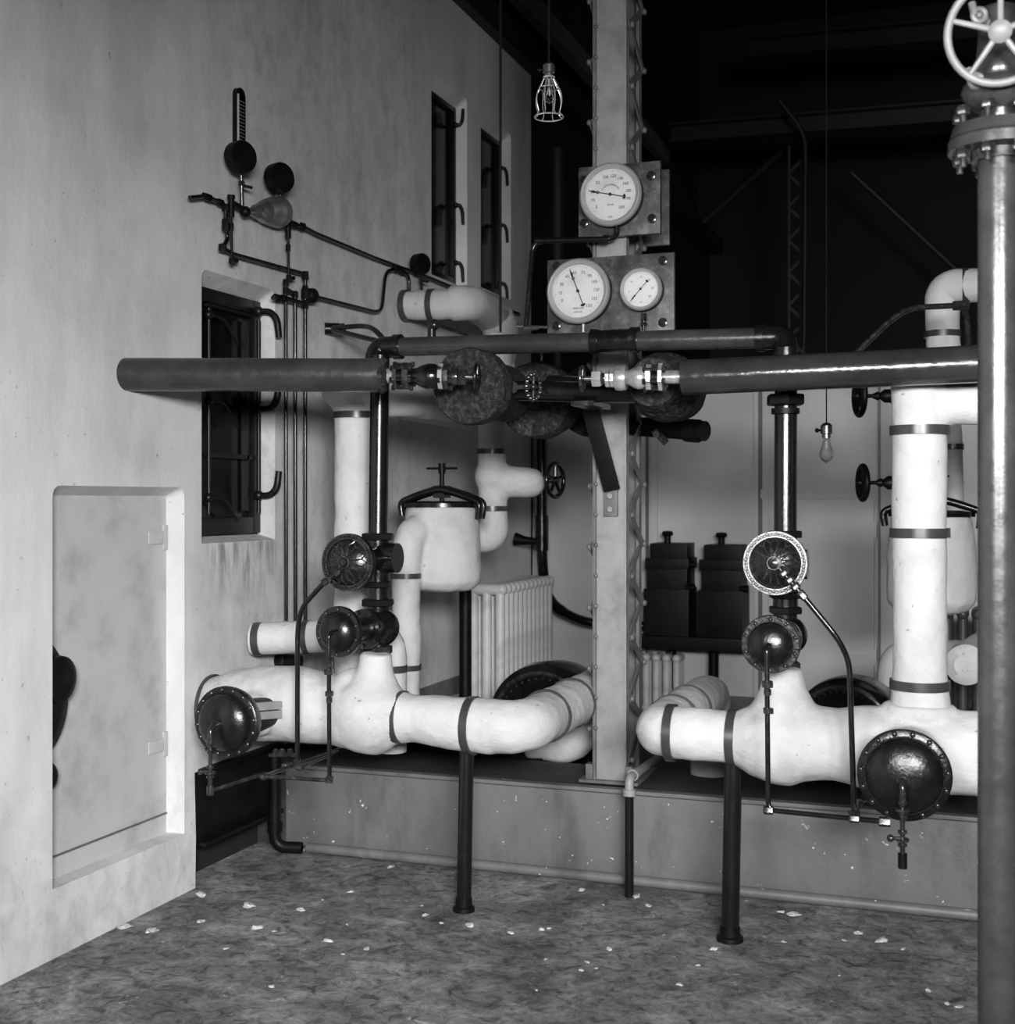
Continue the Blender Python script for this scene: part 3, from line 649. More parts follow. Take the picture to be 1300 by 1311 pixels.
# ------------------------------------------------ big domed covers on the headers
def big_cover(px, py, r, back, label, n, drop):
    fc = W(px, py, 4.28); R = rp(r, fc); nd = Vector((0, -1, 0))
    o = thing('header_cover', label, 'cover', fc)
    m = MB(); m.lathe(fc-nd*.05, nd, [(0, 0), (0, R*.94), (.03, R*1.0), (.044, R*1.0), (.048, R*.97), (.05, R*.82)]+[(.05+.055*math.sin(PI/2*i/10), R*.82*math.cos(PI/2*i/10)) for i in range(10)]+[(.105, 0)], 64); m.build('domed_cover', 'dome', o)
    m = MB(); m.torus(fc+nd*.001, nd, R*.83, .003, 60, 6)
    m.build('cover_rim', 'dome', o)
    u, v, _ = frame(nd)
    for i in range(n):
        an = 2*PI*i/n+.12; m = MB(); m.ball(fc+(u*math.cos(an)+v*math.sin(an))*R*.91, .0095, 10, (1, .8, 1)); m.build('stud', 'valve', o)
    b = W(*back)
    m = MB(); m.tube([fc+Vector((0, .05, 0)), fc.lerp(b, .5), b], [R*.75, R*.5, R*.4], 32); m.build('cover_neck', 'matteblack', o)
    if px < 600:
        for dz in (.02, .055):
            m = MB(); m.bar(fc+Vector((R*.55, .05, dz)), b+Vector((.06, -.10, dz-.02)), .03, .02, (0, 0, 1)); m.build('clamp_bar', 'column', o)
    # drain cock hanging from the middle of the cover
    q = fc+nd*.07; m = MB(); m.tube([q+Vector((0, .06, 0)), q+Vector((0, -.03, 0)), q+Vector((0, -.03, -.06))], .011, 12, .03); m.cyl(q+Vector((0, .03, 0)), q, .02, 16); dc = m.build('drain_elbow', 'valve', o)
    z = q+Vector((0, -.03, -.05)); m = MB()
    m.cyl(z, z+Vector((0, 0, -drop)), .008, 10)
    for f, rr in ((.05, .014), (.16, .022), (.22, .012), (.5, .014), (.62, .02), (.7, .014)): m.cyl(z+Vector((0, 0, -drop*f)), z+Vector((0, 0, -drop*f-.008)), rr, 12)
    m.tube([z+Vector((0, 0, -drop*.62)), z+Vector((-.03, -.01, -drop*.62))], .006, 8); m.ball(z+Vector((-.035, -.01, -drop*.62)), .012, 8)
    m.build('drain_cock', 'valve', o)
    if px > 600:
        m = MB(); m.cyl(z+Vector((0, 0, -drop*.85)), z+Vector((0, 0, -drop*1.08)), .014, 12); m.build('drain_nozzle', 'matteblack', o)
    return z+Vector((0, 0, -drop))
zL = big_cover(288, 925, 46, (358, 908, 4.60), 'large black studded domed cover on the left header beside the wall niche', 16, .19)
zR = big_cover(1158, 993, 59, (1158, 975, 4.52), 'large black studded domed cover on the right header near the foreground pipe', 15, .20)
m = MB(); m.tube([zL+Vector((0, 0, .01)), zL+Vector((0, 0, -.0)), zL+Vector((.03, .35, .0))], .008, 10, .01)
m.cyl(zL+Vector((0, 0, -.015)), zL+Vector((0, 0, .02)), .013, 12)
tag(m.build('drain_tube', 'valve'), 'thin tube bending back from the drain of the left domed cover', 'tube')
# ------------------------------------------------ thin control tubes
def tubeline(label, pts, r, fits=(), mat='blackpipe', bend=.05, name='control_tube', cat='tube'):
    m = MB(); m.tube(pts, r, 10, bend)
    o = m.build(name, mat); tag(o, label, cat)
    for p, d, rr, L in fits:
        mm = MB(); p = Vector(p); d = Vector(d).normalized(); mm.hexnut(p, d, L, rr); mm.build('fitting', 'valve', o)
    return o
Yc = 4.32
P = lambda x, y, Y=Yc: W(x, y, Y)
a = P(438, 728, 4.34); b = P(416, 745); c = P(386, 778, 4.35); e = P(381, 805, 4.36); f = P(381, 978, 4.36)
tubeline('thin black tube curving down left from the ornate cover of the left stack', [a, b, c, e, f], .0095,
         [(a.lerp(b, .3), b-a, .016, .02), (a.lerp(b, .75), b-a, .018, .012), (b, b-a, .014, .02), (f, Z1, .016, .03)], bend=.06)
a = P(432, 808, 4.31); b = P(421, 811, 4.27); c = P(422, 998, 4.27)
tubeline('thin black tube dropping from the smooth cover of the left stack', [a, b, c], .0085,
         [(P(421, 860, 4.27), Z1, .018, .02), (P(422, 888, 4.27), Z1, .017, .018), (P(422, 850, 4.27), Z1, .012, .02), (P(422, 896, 4.27), Z1, .012, .02), (c, Z1, .015, .025)], bend=.03)
c0 = P(422, 999, 4.27); c1_ = W(337, 994, 4.22); 
tubeline('thin pale tube lying level below the left header and running back to the beam', [c0, c1_, W(440, 957, 5.10)], .008, [(c1_, X1, .013, .02)], mat='valve', bend=.012)
tubeline('second thin pale tube running back under the left header', [P(383, 983, 4.36), W(432, 962, 5.0)], .008, [(P(384, 982, 4.36), X1, .014, .025)], mat='valve')
m = MB(); m.tube([W(345, 967, 4.5), W(382, 967, 4.5), W(384, 980, 4.5)], .007, 8, .02)
for x in (352, 360, 370): m.cyl(W(x, 964, 4.5), W(x+3, 964, 4.5), .017, 10)
tag(m.build('test_cock', 'valve'), 'small row of brass cock fittings under the left header', 'valve')
a = P(998, 727, 4.33); b = P(1028, 762); c = P(1074, 818); d_ = P(1088, 848, 4.34); e = P(1094, 1042, 4.34)
tubeline('thin black tube slanting down right from the ornate cover of the right stack', [a, b, c, d_, e], .0095,
         [(a.lerp(b, .2), b-a, .016, .02), (a.lerp(b, .45), b-a, .015, .02), (a.lerp(b, .7), b-a, .016, .02), (b, b-a, .013, .03), (e, Z1, .02, .02)], bend=.09)
a = P(985, 826, 4.30); b = P(982, 829, 4.26); c = P(984, 1037, 4.26); d_ = P(1133, 1052, 4.18)
tubeline('thin black tube dropping from the smooth cover of the right stack, then running level right', [a+Vector((0, .0, .0)), b, c, d_], .0085,
         [(P(983, 876, 4.26), Z1, .019, .022), (P(983, 886, 4.26), Z1, .013, .02), (P(984, 910, 4.26), Z1, .018, .018), (c, X1, .015, .03), (P(1094, 1048, 4.20), X1, .014, .03), (d_, X1, .016, .035)], bend=.03)
tubeline('short thin tube bending back beside the right domed cover', [P(1097, 1040, 4.30), P(1100, 1026, 4.4), W(1114, 1022, 4.9)], .008, [(P(1100, 1028, 4.4), Z1, .014, .02)], bend=.02)
# ================================================================== BIG WHITE RISERS
q = W(1178, 905, HY+.0); rr = rp(34.5, q); zt = W(1178, 478, HY).z
m = MB(); m.tube([(q.x, HY, q.z-.02), (q.x, HY, q.z+.05), (q.x, HY, q.z+.12), (q.x, HY, 1.9), (q.x, HY, zt)], [rr*1.12, rr*1.04, rr*.98, rr*.99, rr*1.06], 36)
zz = W(1240, 516, HY).z; m.tube([(q.x, HY, zz), (q.x+.7, HY, zz-.01)], rp(27, q), 32)
o = remeshed(m, .012, 4).build('insulated_riser', 'plaster', jitter=.004, jscale=6); tag(o, 'thick white plastered vertical pipe rising from the right header, banded in iron', 'pipe')
for y in (551, 682, 876): bandring(o, (q.x, HY, W(1178, y, HY).z), Z1, rr+.004, .032)
q = W(456, 860, 5.0); rr = rp(27.5, q); zt = W(456, 495, 5.0).z
m = MB(); m.tube([(q.x, 5.0, q.z-.12), (q.x, 5.0, zt)], rr, 32)
zz = W(500, 508, 5.0).z; m.tube([(q.x-.14, 5.0, zt), (q.x, 5.0, zz), (q.x+.20, 5.02, zz), (q.x+.28, 5.6, zz)], [.05, rr*.9, rr*.9, rr*.9], 28, .08)
o = remeshed(m, .012, 5).build('insulated_riser', 'plaster', jitter=.006); tag(o, 'white plastered vertical pipe behind the left black stack, bulging at the top', 'pipe')
bandring(o, (q.x, 5.0, W(450, 532, 5.0).z), Z1, rr+.002, .028)
# back run behind disc 1
m = MB(); a = W(520, 514, 5.7); b = W(606, 528, 5.9); m.tube([a, b], rp(24, a), 28); o = m.build('insulated_pipe', 'plaster', jitter=.004); tag(o, 'shadowed white plastered pipe behind the left lagged cover', 'pipe')
# stub left under wall pipes
a = XW(324, 818, .03); ta = dep(a); b = D(500, 812, ta-.1); rs = rp(20.5, a)
m = MB(); m.tube([a, b, b+Vector((0, 0, -.5))], rs, 28, .10); o = m.build('insulated_pipe', 'plaster', jitter=.005); tag(o, 'short white plastered pipe leaving the left wall low beside the three thin pipes', 'pipe')
bandring(o, a+Vector((.03, 0, 0)), b-a, rs, .03); bandring(o, a.lerp(b, .4), b-a, rs, .025); bandring(o, (b.x, b.y, W(512, 856, b.y).z), Z1, rs, .03)
m = MB(); a = W(362, 846, 5.2); m.cyl(a+Vector((-.06, 0, 0)), a+Vector((.09, 0, 0)), .03, 16); m.hexnut(a, X1, .04, .04); tag(m.build('pipe_union', 'matteblack'), 'dark pipe union between the white stub and the left header', 'fitting')
# ------------------------------------------------ plaster traps with clamp lids
def trap(cx, cy, R, top, bot, t, side, label):
    c = D(cx, cy, t); k = lambda n: n*t/F0; R = k(R); zt = EYE.z+(CY-top)*t/F0; zb = EYE.z+(CY-bot)*t/F0; H = zt-zb
    m = MB(); m.lathe((c.x, c.y, zb), Z1, [(0, 0), (.0, R*.55), (H*.03, R*.8), (H*.12, R*.98), (H*.3, R*1.0), (H*.6, R*.97), (H*.85, R*.93), (H, R*.88), (H, 0)], 40)
    if side < 0:
        a = D(520, 690, t-.15); m.tube([c+Vector((0, -.02, H*.2)), D(524, 676, t-.18), D(520, 740, t-.18), D(520, 905, t-.18)], [k(20), k(19), k(18), k(18)], 28, .14)
    else:
        m.tube([c+Vector((.02, .0, -.1)), c+Vector((.02, .0, -H*.5-.12))], [k(12)]*2, 24)
    o = remeshed(m, .012, 7).build('steam_trap', 'plaster', jitter=.008, jscale=6); tag(o, label, 'steam trap')
    m = MB(); m.lathe((c.x, c.y, zt-.005), Z1, [(0, 0), (0, R*.95), (.02, R*.95), (.03, R*.6), (.03, 0)], 36); lid = m.build('lid', 'black', o)
    m = MB(); z0 = zt+.035
    for s in (-.03, .03):
        m.tube([(c.x-R*1.02, c.y+s, zt-.05), (c.x-R*1.08, c.y+s, zt+.02), (c.x-R*.5, c.y+s, z0+.025), (c.x, c.y+s, z0+.05), (c.x+R*.5, c.y+s, z0+.025), (c.x+R*1.08, c.y+s, zt+.02), (c.x+R*1.02, c.y+s, zt-.06)], [.014, .016, .018, .02, .018, .016, .014], 12, .03)
    m.box(c.x-.03, c.x+.03, c.y-.04, c.y+.04, zt+.04, zt+.10); m.build('clamp_yoke', 'black', o)
    m = MB(); m.cyl((c.x, c.y, zt+.02), (c.x, c.y, zt+.20), .012, 14); m.lathe((c.x, c.y, zt+.16), Z1, [(0, 0), (0, .018), (.05, .018), (.05, 0)], 14); m.cyl((c.x-.08, c.y, zt+.185), (c.x+.08, c.y, zt+.185), .006, 10); m.build('clamp_screw', 'matteblack', o)
    return o, c
tr, c = trap(566, 705, 51, 648, 757, 6.35, -1, 'white plastered bucket-shaped steam trap with black screw clamp lid, hanging above the radiator')
bandring(tr, D(520, 737, 6.17), Z1, 18*6.17/F0+.003, .025); bandring(tr, D(520, 854, 6.17), Z1, 18*6.17/F0+.003, .025)
trap(1193, 722, 56, 660, 786, 6.1, 1, 'white plastered steam trap with black clamp lid, half hidden behind the thick right riser')
# white valve piping right of the trap
t = 7.0; k = lambda n: n*t/F0
m = MB(); m.tube([D(600, 690, t), D(635, 690, t), D(631, 640, t), D(630, 545, t), D(640, 430, t+.1)], [k(17), k(18), k(18), k(18), k(20)], 28, .1)
m.tube([D(630, 615, t), D(678, 618, t)], [k(20), k(20)], 24); m.ball(D(680, 618, t), k(19), 20)
m.ball(D(631, 610, t), k(24), 20)
o = remeshed(m, .013, 5).build('insulated_pipe', 'plaster', jitter=.006); tag(o, 'white plastered vertical pipe with a bulging valve body, right of the left steam trap', 'pipe')
for y, q in ((578, 18.5), (651, 18.5)): bandring(o, D(630.5, y, t), Z1, k(q)+.003, .028)
o = thing('handwheel_valve', 'black spoked handwheel beside the dark conduit, right of the white valve bulge', 'valve', D(711, 616, 7.0))
handwheel(o, D(711, 615, 7.0), X1+Vector((0, -.25, 0)), k(24), k(3), 5); m = MB(); m.cyl(D(690, 616, 7.0), D(712, 615, 7.0), .015, 10); m.build('stem', 'matteblack', o)
# upper pipe leaving the wall
t = 7.2; k = lambda n: n*t/F0; a = XW(516, 391, .02)
m = MB(); m.tube([a, D(555, 391, dep(a)-.05), D(602, 386, dep(a)-.05), D(632, 402, dep(a)+.5), D(642, 420, dep(a)+.5), D(640, 470, dep(a)+.3)], [rp(17, a), rp(19, a), rp(22, a), rp(25, a), rp(24, a), rp(20, a)], 28, .12)
o = m.build('insulated_pipe', 'plaster', jitter=.006); tag(o, 'white plastered pipe leaving the upper left wall with two bends, below the dark windows', 'pipe')
bandring(o, a+Vector((.02, 0, 0)), X1, rp(19, a), .03); bandring(o, D(553, 391, dep(a)-.05), X1+Vector((0, .1, 0)), rp(20, a), .03)
m = MB(); e = D(608, 387, dep(a)+.1); 
# right background piping
t = 6.3; k = lambda n: n*t/F0
m = MB(); m.tube([D(1222, 690, t+.3), D(1222, 560, t+.3), D(1212, 480, t), D(1207, 430, t), D(1207, 367, t), D(1290, 364, t-.2)], [k(14), k(11), k(18), k(21), k(22), k(20)], 28, .08)
o = m.build('insulated_pipe', 'plaster', jitter=.005); tag(o, 'white plastered pipe elbowing right above the long main, behind the foreground pipe', 'pipe')
bandring(o, D(1207, 428, t), Z1, k(21)+.003, .03); bandring(o, D(1237, 366, t-.07), X1, k(21)+.003, .03); bandring(o, D(1221, 572, t+.3), Z1, k(12)+.003, .03)
m = MB(); m.tube([D(1096, 452, 5.6), D(1140, 410, 5.6), D(1165, 394, 5.6), D(1228, 391, 5.6)], k(3.3), 12, .12); m.hexnut(D(1231, 391, 5.6), X1, .07, .022)
m.tube([D(1232, 392, 5.6), D(1238, 400, 5.62), D(1242, 460, 5.7)], .013, 10, .03); tag(m.build('bent_tube', 'valve'), 'bent dark tube crossing the white elbow above the right main', 'tube')
for (x, y, R, cyv, lab) in ((1105, 618, 25, 618, 'black handwheel seen edge-on beside the thick right riser, lower of two'), (1101, 508, 28, 498, 'black handwheel seen edge-on under the right main, upper of two')):
    c = D(x, y if y > 600 else 507, 5.7); o = thing('handwheel_valve', lab, 'valve', c); ax = Vector((1, -.33, 0)).normalized()
    handwheel(o, c, RT, rp(R, c), rp(4, c), 5, 'matteblack')
    m = MB(); m.cyl(c-RT*.03, c+RT*.12, .009, 10); m.build('stem', 'matteblack', o)
    m = MB(); m.lathe(c+RT*.06, RT, [(0, 0), (0, .012), (.02, .02), (.03, .015), (.05, .03), (.08, .03), (.085, .04), (.1, .04), (.1, 0)], 12); m.build('packing_gland', 'matteblack', o)
# lower right white elbow pieces
t = 6.4; k = lambda n: n*t/F0
m = MB(); m.tube([D(1145, 925, t), D(1145, 840, t), D(1200, 840, t), D(1300, 842, t)], k(21), 28, .09); o = m.build('insulated_pipe', 'plaster', jitter=.005)
tag(o, 'white plastered elbow behind the foot of the thick right riser', 'pipe'); bandring(o, D(1145, 881, t), Z1, k(21)+.002, .03)
c = D(1237, 851, 5.6); m = MB(); m.tube([c+Vector((.1, .5, .02)), c+Vector((.01, .1, 0)), c, c+Vector((-.0, -.03, 0))], [rp(27, c), rp(27, c), rp(26, c), rp(14, c)], 32)
tag(m.build('insulated_pipe', 'plaster', jitter=.002), 'round white plastered pipe end facing out beside the foreground pipe', 'pipe')
# ================================================================== FOREGROUND PIPE AND WHEEL
t = 2.9; k = lambda n: n*t/F0
base = D(1279, 640, t); base = Vector((base.x, base.y, 0))
o = thing('standpipe', 'glossy dark foreground pipe at the right edge with a flange on top', 'pipe', base)
zf = D(1279, 195, t).z; m = MB(); m.cyl(base, (base.x, base.y, zf), k(25.5), 48); m.build('stand_tube', 'main', o)
m = MB(); b = Vector((base.x, base.y, zf)); m.lathe(b+Vector((0, 0, -.02)), Z1, [(0, 0), (0, k(33)), (.02, k(36)), (.022, k(62)), (.045, k(62)), (.05, k(58)), (.052, k(60)), (.078, k(56)), (.082, k(30)), (.082, 0)], 48); fl = m.build('flange', 'main', o)
for i in range(8):
    an = 2*PI*i/8+.5; e = Vector((math.cos(an), math.sin(an), 0))*k(49); mm = MB(); mm.cyl(b+e+Vector((0, 0, -.035)), b+e+Vector((0, 0, .1)), .008, 10); mm.hexnut(b+e+Vector((0, 0, -.008)), Z1, .02, .016); mm.hexnut(b+e+Vector((0, 0, .088)), Z1, .018, .016); mm.build('bolt', 'valve', fl)
vo = thing('gate_valve', 'pale valve with a five-spoked handwheel on top of the foreground pipe', 'valve', b+Vector((0, 0, .07)))
M['palevalve'] = simple('pale_painted_valve', .17, .45, lo=.12, hi=.22, bs=.2)
m = MB(); zb = b.z+.06
m.lathe((b.x, b.y, zb), Z1, [(0, 0), (0, k(22)), (.03, k(24)), (.05, k(40)), (.075, k(46)), (.09, k(44)), (.11, k(30)), (.18, k(26)), (.26, k(24)), (.28, 0)], 36)
m.ball((b.x, b.y-.01, zb+.12), k(32), 24); m.build('valve_body', 'main', vo)
for sx_, zz in ((-1, .085), (-.9, .23), (1, .085), (1, .23)):
    m = MB(); c = Vector((b.x, b.y, zb+zz))-FW*.045+RT*(sx_*k(38)); m.torus(c, FW, .014, .006, 20, 8); m.ball(c, .007, 10)
    m.tube([c-RT*.012*sx_*-1, c+RT*(sx_*.018)+UP*.028], .008, 8); m.tube([c+FW*.01, Vector((b.x, b.y, zb+zz-.02))], .012, 8); m.build('lug', 'palevalve', vo)
wc = D(1281, 40, t-.13); n = (EYE-wc).normalized()
handwheel(vo, wc, n, k(66), k(5), 5, 'palevalve', hub=k(14))
m = MB(); m.cyl(wc, Vector((b.x, b.y, zb+.2)), .012, 12); m.build('stem', 'valve', vo)
# ================================================================== GAUGES
def txt(s, size):
    cu = bpy.data.curves.new('t', 'FONT'); cu.body = s; cu.size = size; cu.align_x = 'CENTER'; cu.align_y = 'CENTER'; cu.extrude = .0004; cu.resolution_u = 2
    ob = bpy.data.objects.new('t', cu); COL.objects.link(ob); dg = bpy.context.evaluated_depsgraph_get()
    me = bpy.data.meshes.new_from_object(ob.evaluated_get(dg)); bpy.data.objects.remove(ob); bpy.data.curves.remove(cu); return me
def gauge(c, R, label, nums, tip, ring, small=False, arc=None):
    c = Vector(c); nd = Vector((0, -1, 0)); o = thing('pressure_gauge', label, 'gauge', c, None)
    m = MB(); m.lathe(c, nd, [(0, 0), (0, R*.98), (.025, R), (.05, R), (.05, 0)], 48); m.build('case', 'matteblack', o)
    m = MB(); m.lathe(c+nd*.045, nd, [(0, R*.9), (0, R*1.0), (.010, R*1.0), (.020, R*.965), (.024, R*.92), (.020, R*.87), (.012, R*.84), (.010, R*.81), (.004, R*.80), (0, R*.9)], 64); m.build('bezel', 'nickel', o)
    m = MB(); m.lathe(c+nd*.050, nd, [(0, 0), (0, R*.83), (.002, R*.83), (.002, 0)], 48); m.build('dial', 'dial', o)
    f = c+nd*.0525; T = Matrix.Translation(f) @ Matrix.Rotation(PI/2, 4, 'X')
    b = bmesh.new(); rd = R*.8
    for s, an, q in nums:
        me = txt(s, rd*.17 if not small else rd*.16); a = math.radians(an); me.transform(T @ Matrix.Translation((rd*q*math.cos(a), rd*q*math.sin(a), 0))); b.from_mesh(me); bpy.data.meshes.remove(me)
    for s, yy, sz in ring:
        me = txt(s, rd*sz); me.transform(T @ Matrix.Translation((0, rd*yy, 0))); b.from_mesh(me); bpy.data.meshes.remove(me)
    mm = MB(); mm.b.free(); mm.b = b
    lo, hi = min(n[1] for n in nums)-4, max(n[1] for n in nums)+4; N = 60
    for i in range(N+1):
        a = math.radians(lo+(hi-lo)*i/N); e = X1*math.cos(a)+UP*math.sin(a); l = .93 if i % 6 else .88
        mm.bar(f+e*rd*.97, f+e*rd*l, .0009, .0006, e.cross(nd))
    if arc:
        for i in range(arc):
            a = math.radians(150-120*i/(arc-1)); e = X1*math.cos(a)+UP*math.sin(a); mm.bar(f+e*rd*.36, f+e*rd*.42, .0014, .0006, e.cross(nd))
    mm.build('dial_markings', 'ink', o)
    a = math.radians(tip); e = X1*math.cos(a)+UP*math.sin(a); s = e.cross(nd); f2 = f+nd*.004
    mm = MB(); mm.bar(f2-e*rd*.62, f2+e*rd*.90, .0035 if not small else .0025, .001, s); mm.cyl(f2-nd*.004, f2+nd*.004, rd*.06, 16)
    mm.torus(f2+e*rd*.52, nd, rd*.05, rd*.014, 16, 6)
    mm.bar(f2+e*rd*.6, f2+e*rd*.78, rd*.07, .001, s)
    for q in (-1, 0, 1): mm.cyl(f2-e*rd*.60+s*q*rd*.05-e*rd*abs(q)*-.05-nd*.0005, f2-e*rd*.60+s*q*rd*.05+nd*.0008, rd*.045, 12)
    mm.build('needle', 'ink', o)
    mm = MB(); mm.lathe(f+nd*.008, nd, [(0, 0), (0, rd*1.02), (.0015, rd*1.02), (.0015, 0)], 48); mm.build('glass', 'glass', o)
    return o
GY = 5.24
def board(x0, y0, x1, y1, Y, th, label, bolts, mat='slate'):
    a = W(x0, (y0+y1)/2, Y); b = W(x1, (y0+y1)/2, Y); cc = W((x0+x1)/2, y0, Y); cd = W((x0+x1)/2, y1, Y)
    m = MB(); m.box(a.x, b.x, Y, Y+th, cd.z, cc.z); o = tag(m.build('gauge_board', mat, bevel=.003), label, 'board')
    for x, y in bolts:
        q = W(x, y, Y); m = MB(); m.lathe(q, (0, -1, 0), [(0, 0), (0, .02), (.006, .019), (.008, .013), (.004, .011), (.004, 0)], 20); m.hexnut(q+Vector((0, -.006, 0)), Y1, .01, .010); m.build('board_bolt', 'valve', o)
    return o
board(741, 210, 845.5, 302, GY, .03, 'square dark slate board bolted to the column, holding the single upper gauge', [(748, 231), (834, 225), (748, 286), (835, 280)])
board(798, 219, 857, 315, 5.60, .025, 'dark board on the far side of the column, peeking out behind the upper gauge board', [])
board(701, 328, 863.5, 432, GY, .03, 'wide mottled slate board on the column, holding the two lower gauges', [(713, 341), (849, 334), (713, 417), (849, 413)])
g1 = W(786, 252.5, GY); gauge(g1, rp(40.5, g1), 'upper round pressure gauge alone on its slate board', [('5', 219, .72), ('10', 193, .74), ('20', 168, .74), ('50', 136, .72), ('100', 106, .72), ('120', 81, .72), ('140', 56, .72), ('160', 32, .72), ('180', 7, .72), ('190', -17, .72), ('200', -50, .7)], 167, [('LBS', -.88, .12), ('GAUGE', -.4, .08)], arc=24)
g2 = W(745, 375, GY); gauge(g2, rp(41.5, g2), 'large round pressure gauge on the left of the wide lower board', [('0', 208, .72), ('15', 183, .72), ('30', 156, .72), ('45', 127, .72), ('60', 102, .72), ('75', 74, .72), ('90', 50, .72), ('105', 26, .72), ('120', 1, .72), ('135', -27, .72), ('150', -54, .72)], 111, [('PRESSURE', -.66, .1), ('GAUGE', -.8, .1)])
g3 = W(824.5, 372.5, GY); gauge(g3, rp(27.5, g3), 'smaller round pressure gauge on the right of the wide lower board', [('0', 228, .7), ('5', 190, .7), ('10', 141, .7), ('15', 89, .7), ('20', 45, .7), ('25', 2, .7), ('30', -41, .7)], 228, [('LBS', -.75, .1)], True)
m = MB(); q = W(790, 297, GY-.03); m.tube([W(790, 291, GY-.03), W(790, 303, GY-.03), W(778, 306, GY-.05), W(690, 308, GY-.05), W(682, 318, GY-.05), W(673.5, 418, GY-.1)], .0115, 12, [.02, .01, .05, .04]); m.cyl(W(686, 308, GY-.05), W(696, 308, GY-.05), .017, 12); m.cyl(W(773, 306, GY-.05), W(780, 306, GY-.05), .017, 12)
o = tag(m.build('gauge_tube', 'blackpipe'), 'thin dark pipe from the upper gauge, turning down left of the lower board', 'pipe')
m = MB(); q = W(680, 420, GY-.1); m.ball(q, .022, 12, (2, 1, .5)); m.cyl(W(660, 417, GY-.1), W(700, 419, GY-.1), .006, 8); m.build('cock', 'brass', o)
m = MB(); m.cyl(W(824.5, 400, GY-.03), W(824.5, 425, GY-.03), .007, 10); m.hexnut(W(824.5, 406, GY-.03), Z1, .03, .013); m.hexnut(W(824.5, 415, GY-.03), Z1, .014, .016); tag(m.build('gauge_cock', 'valve'), 'small cock and stem under the smaller right gauge', 'valve')
m = MB(); m.cyl(W(747, 415, GY-.03), W(747, 432, GY-.03), .007, 10); tag(m.build('gauge_cock', 'whitevalve'), 'short pale stem under the large lower gauge', 'valve')
# ================================================================== WALL INSTRUMENTS
def wallpipe(label, pts, r=.009, off=.05, bend=.04, name='wall_pipe', mat='blackpipe', fits=()):
    m = MB(); m.tube([XW(x, y, off) for x, y in pts], r, 10, bend); o = m.build(name, mat); tag(o, label, 'pipe')
    for x, y, rr, L, d in fits: mm = MB(); mm.hexnut(XW(x, y, off), d, L, rr); mm.build('fitting', 'matteblack', o)
    return o
wallpipe('thin pipe zigzagging from above the plaster wall window to the rightmost of three vertical pipes', [(243, 253), (262, 251), (283, 259), (289, 264), (289, 293), (292, 305), (285, 317), (298, 325), (391, 351), (391, 795)], fits=[(265, 252, .015, .05, Y1), (282, 259, .015, .03, Y1), (289, 266, .015, .03, Z1), (289, 288, .016, .05, Z1), (285, 317, .017, .03, Z1), (391, 353, .017, .04, Z1), (391, 370, .015, .03, Z1), (391, 390, .016, .04, Z1)], bend=.025)
wallpipe('leftmost of three thin vertical pipes on the plaster wall', [(366, 359), (366.5, 795)], .0085, fits=[(366, 362, .014, .03, Z1), (366, 372, .014, .03, Z1)])
wallpipe('middle of three thin vertical pipes on the plaster wall', [(366, 370), (378, 376), (378.5, 795)], .0085, fits=[(378, 377, .015, .03, Z1)], bend=.02)
wallpipe('short dark branch pipe from the window jamb to the vertical pipes', [(350, 381), (366, 382), (391, 390)], .012, fits=[(355, 381, .018, .04, Y1), (363, 382, .018, .02, Y1)])
wallpipe('long thin pipe sloping right from the second wall gauge towards the far corner', [(366, 287), (374, 287), (388, 290), (405, 299), (480, 330), (546, 354), (665, 402)], .009, fits=[(376, 287, .016, .05, Y1), (387, 290, .02, .02, Y1)], bend=.02)
wallpipe('thin pipe bending up from the dark round knob to the sloping pipe', [(405, 380), (480, 399), (489, 397), (494, 347), (507, 344), (524, 352), (524, 374)], .009, fits=[(507, 344, .02, .03, Y1), (515, 348, .016, .03, Y1)], bend=.06)
m = MB(); c = XW(401, 379, .06); m.lathe(c-X1*.03, Vector((1, -.4, 0)), [(0, 0), (0, .03), (.02, .037), (.045, .034), (.06, .02), (.062, 0)], 24); m.hexnut(XW(391, 376, .05), Z1, .05, .02)
tag(m.build('wall_valve', 'matteblack'), 'dark round valve body where the three vertical wall pipes start', 'valve')
for (x, y0, y1, y2, lab) in ((296, 251, 278, 340, 'left'), (369, 281, 305, 362, 'right')):
    m = MB(); m.cyl(XW(x, y0, .06), XW(x, y1, .06), .0135, 16); m.cyl(XW(x, y0-1, .06), XW(x, y0+3, .06), .017, 16); o = m.build('siphon_pot', 'matteblack'); tag(o, 'small dark siphon cylinder with a hanging drain cock, the %s one on the wall' % lab, 'fitting')
    m = MB(); m.cyl(XW(x, y1, .06), XW(x+1, y2, .06), .006, 8); m.hexnut(XW(x, y1+12, .06), Z1, .03, .012); m.hexnut(XW(x+1, y2-6, .06), Z1, .025, .013); m.tube([XW(x+1, y2-6, .06), XW(x+7, y2-6, .06)], .006, 8); m.ball(XW(x+7, y2-6, .06), .01, 8); m.build('drain_cock', 'matteblack', o)
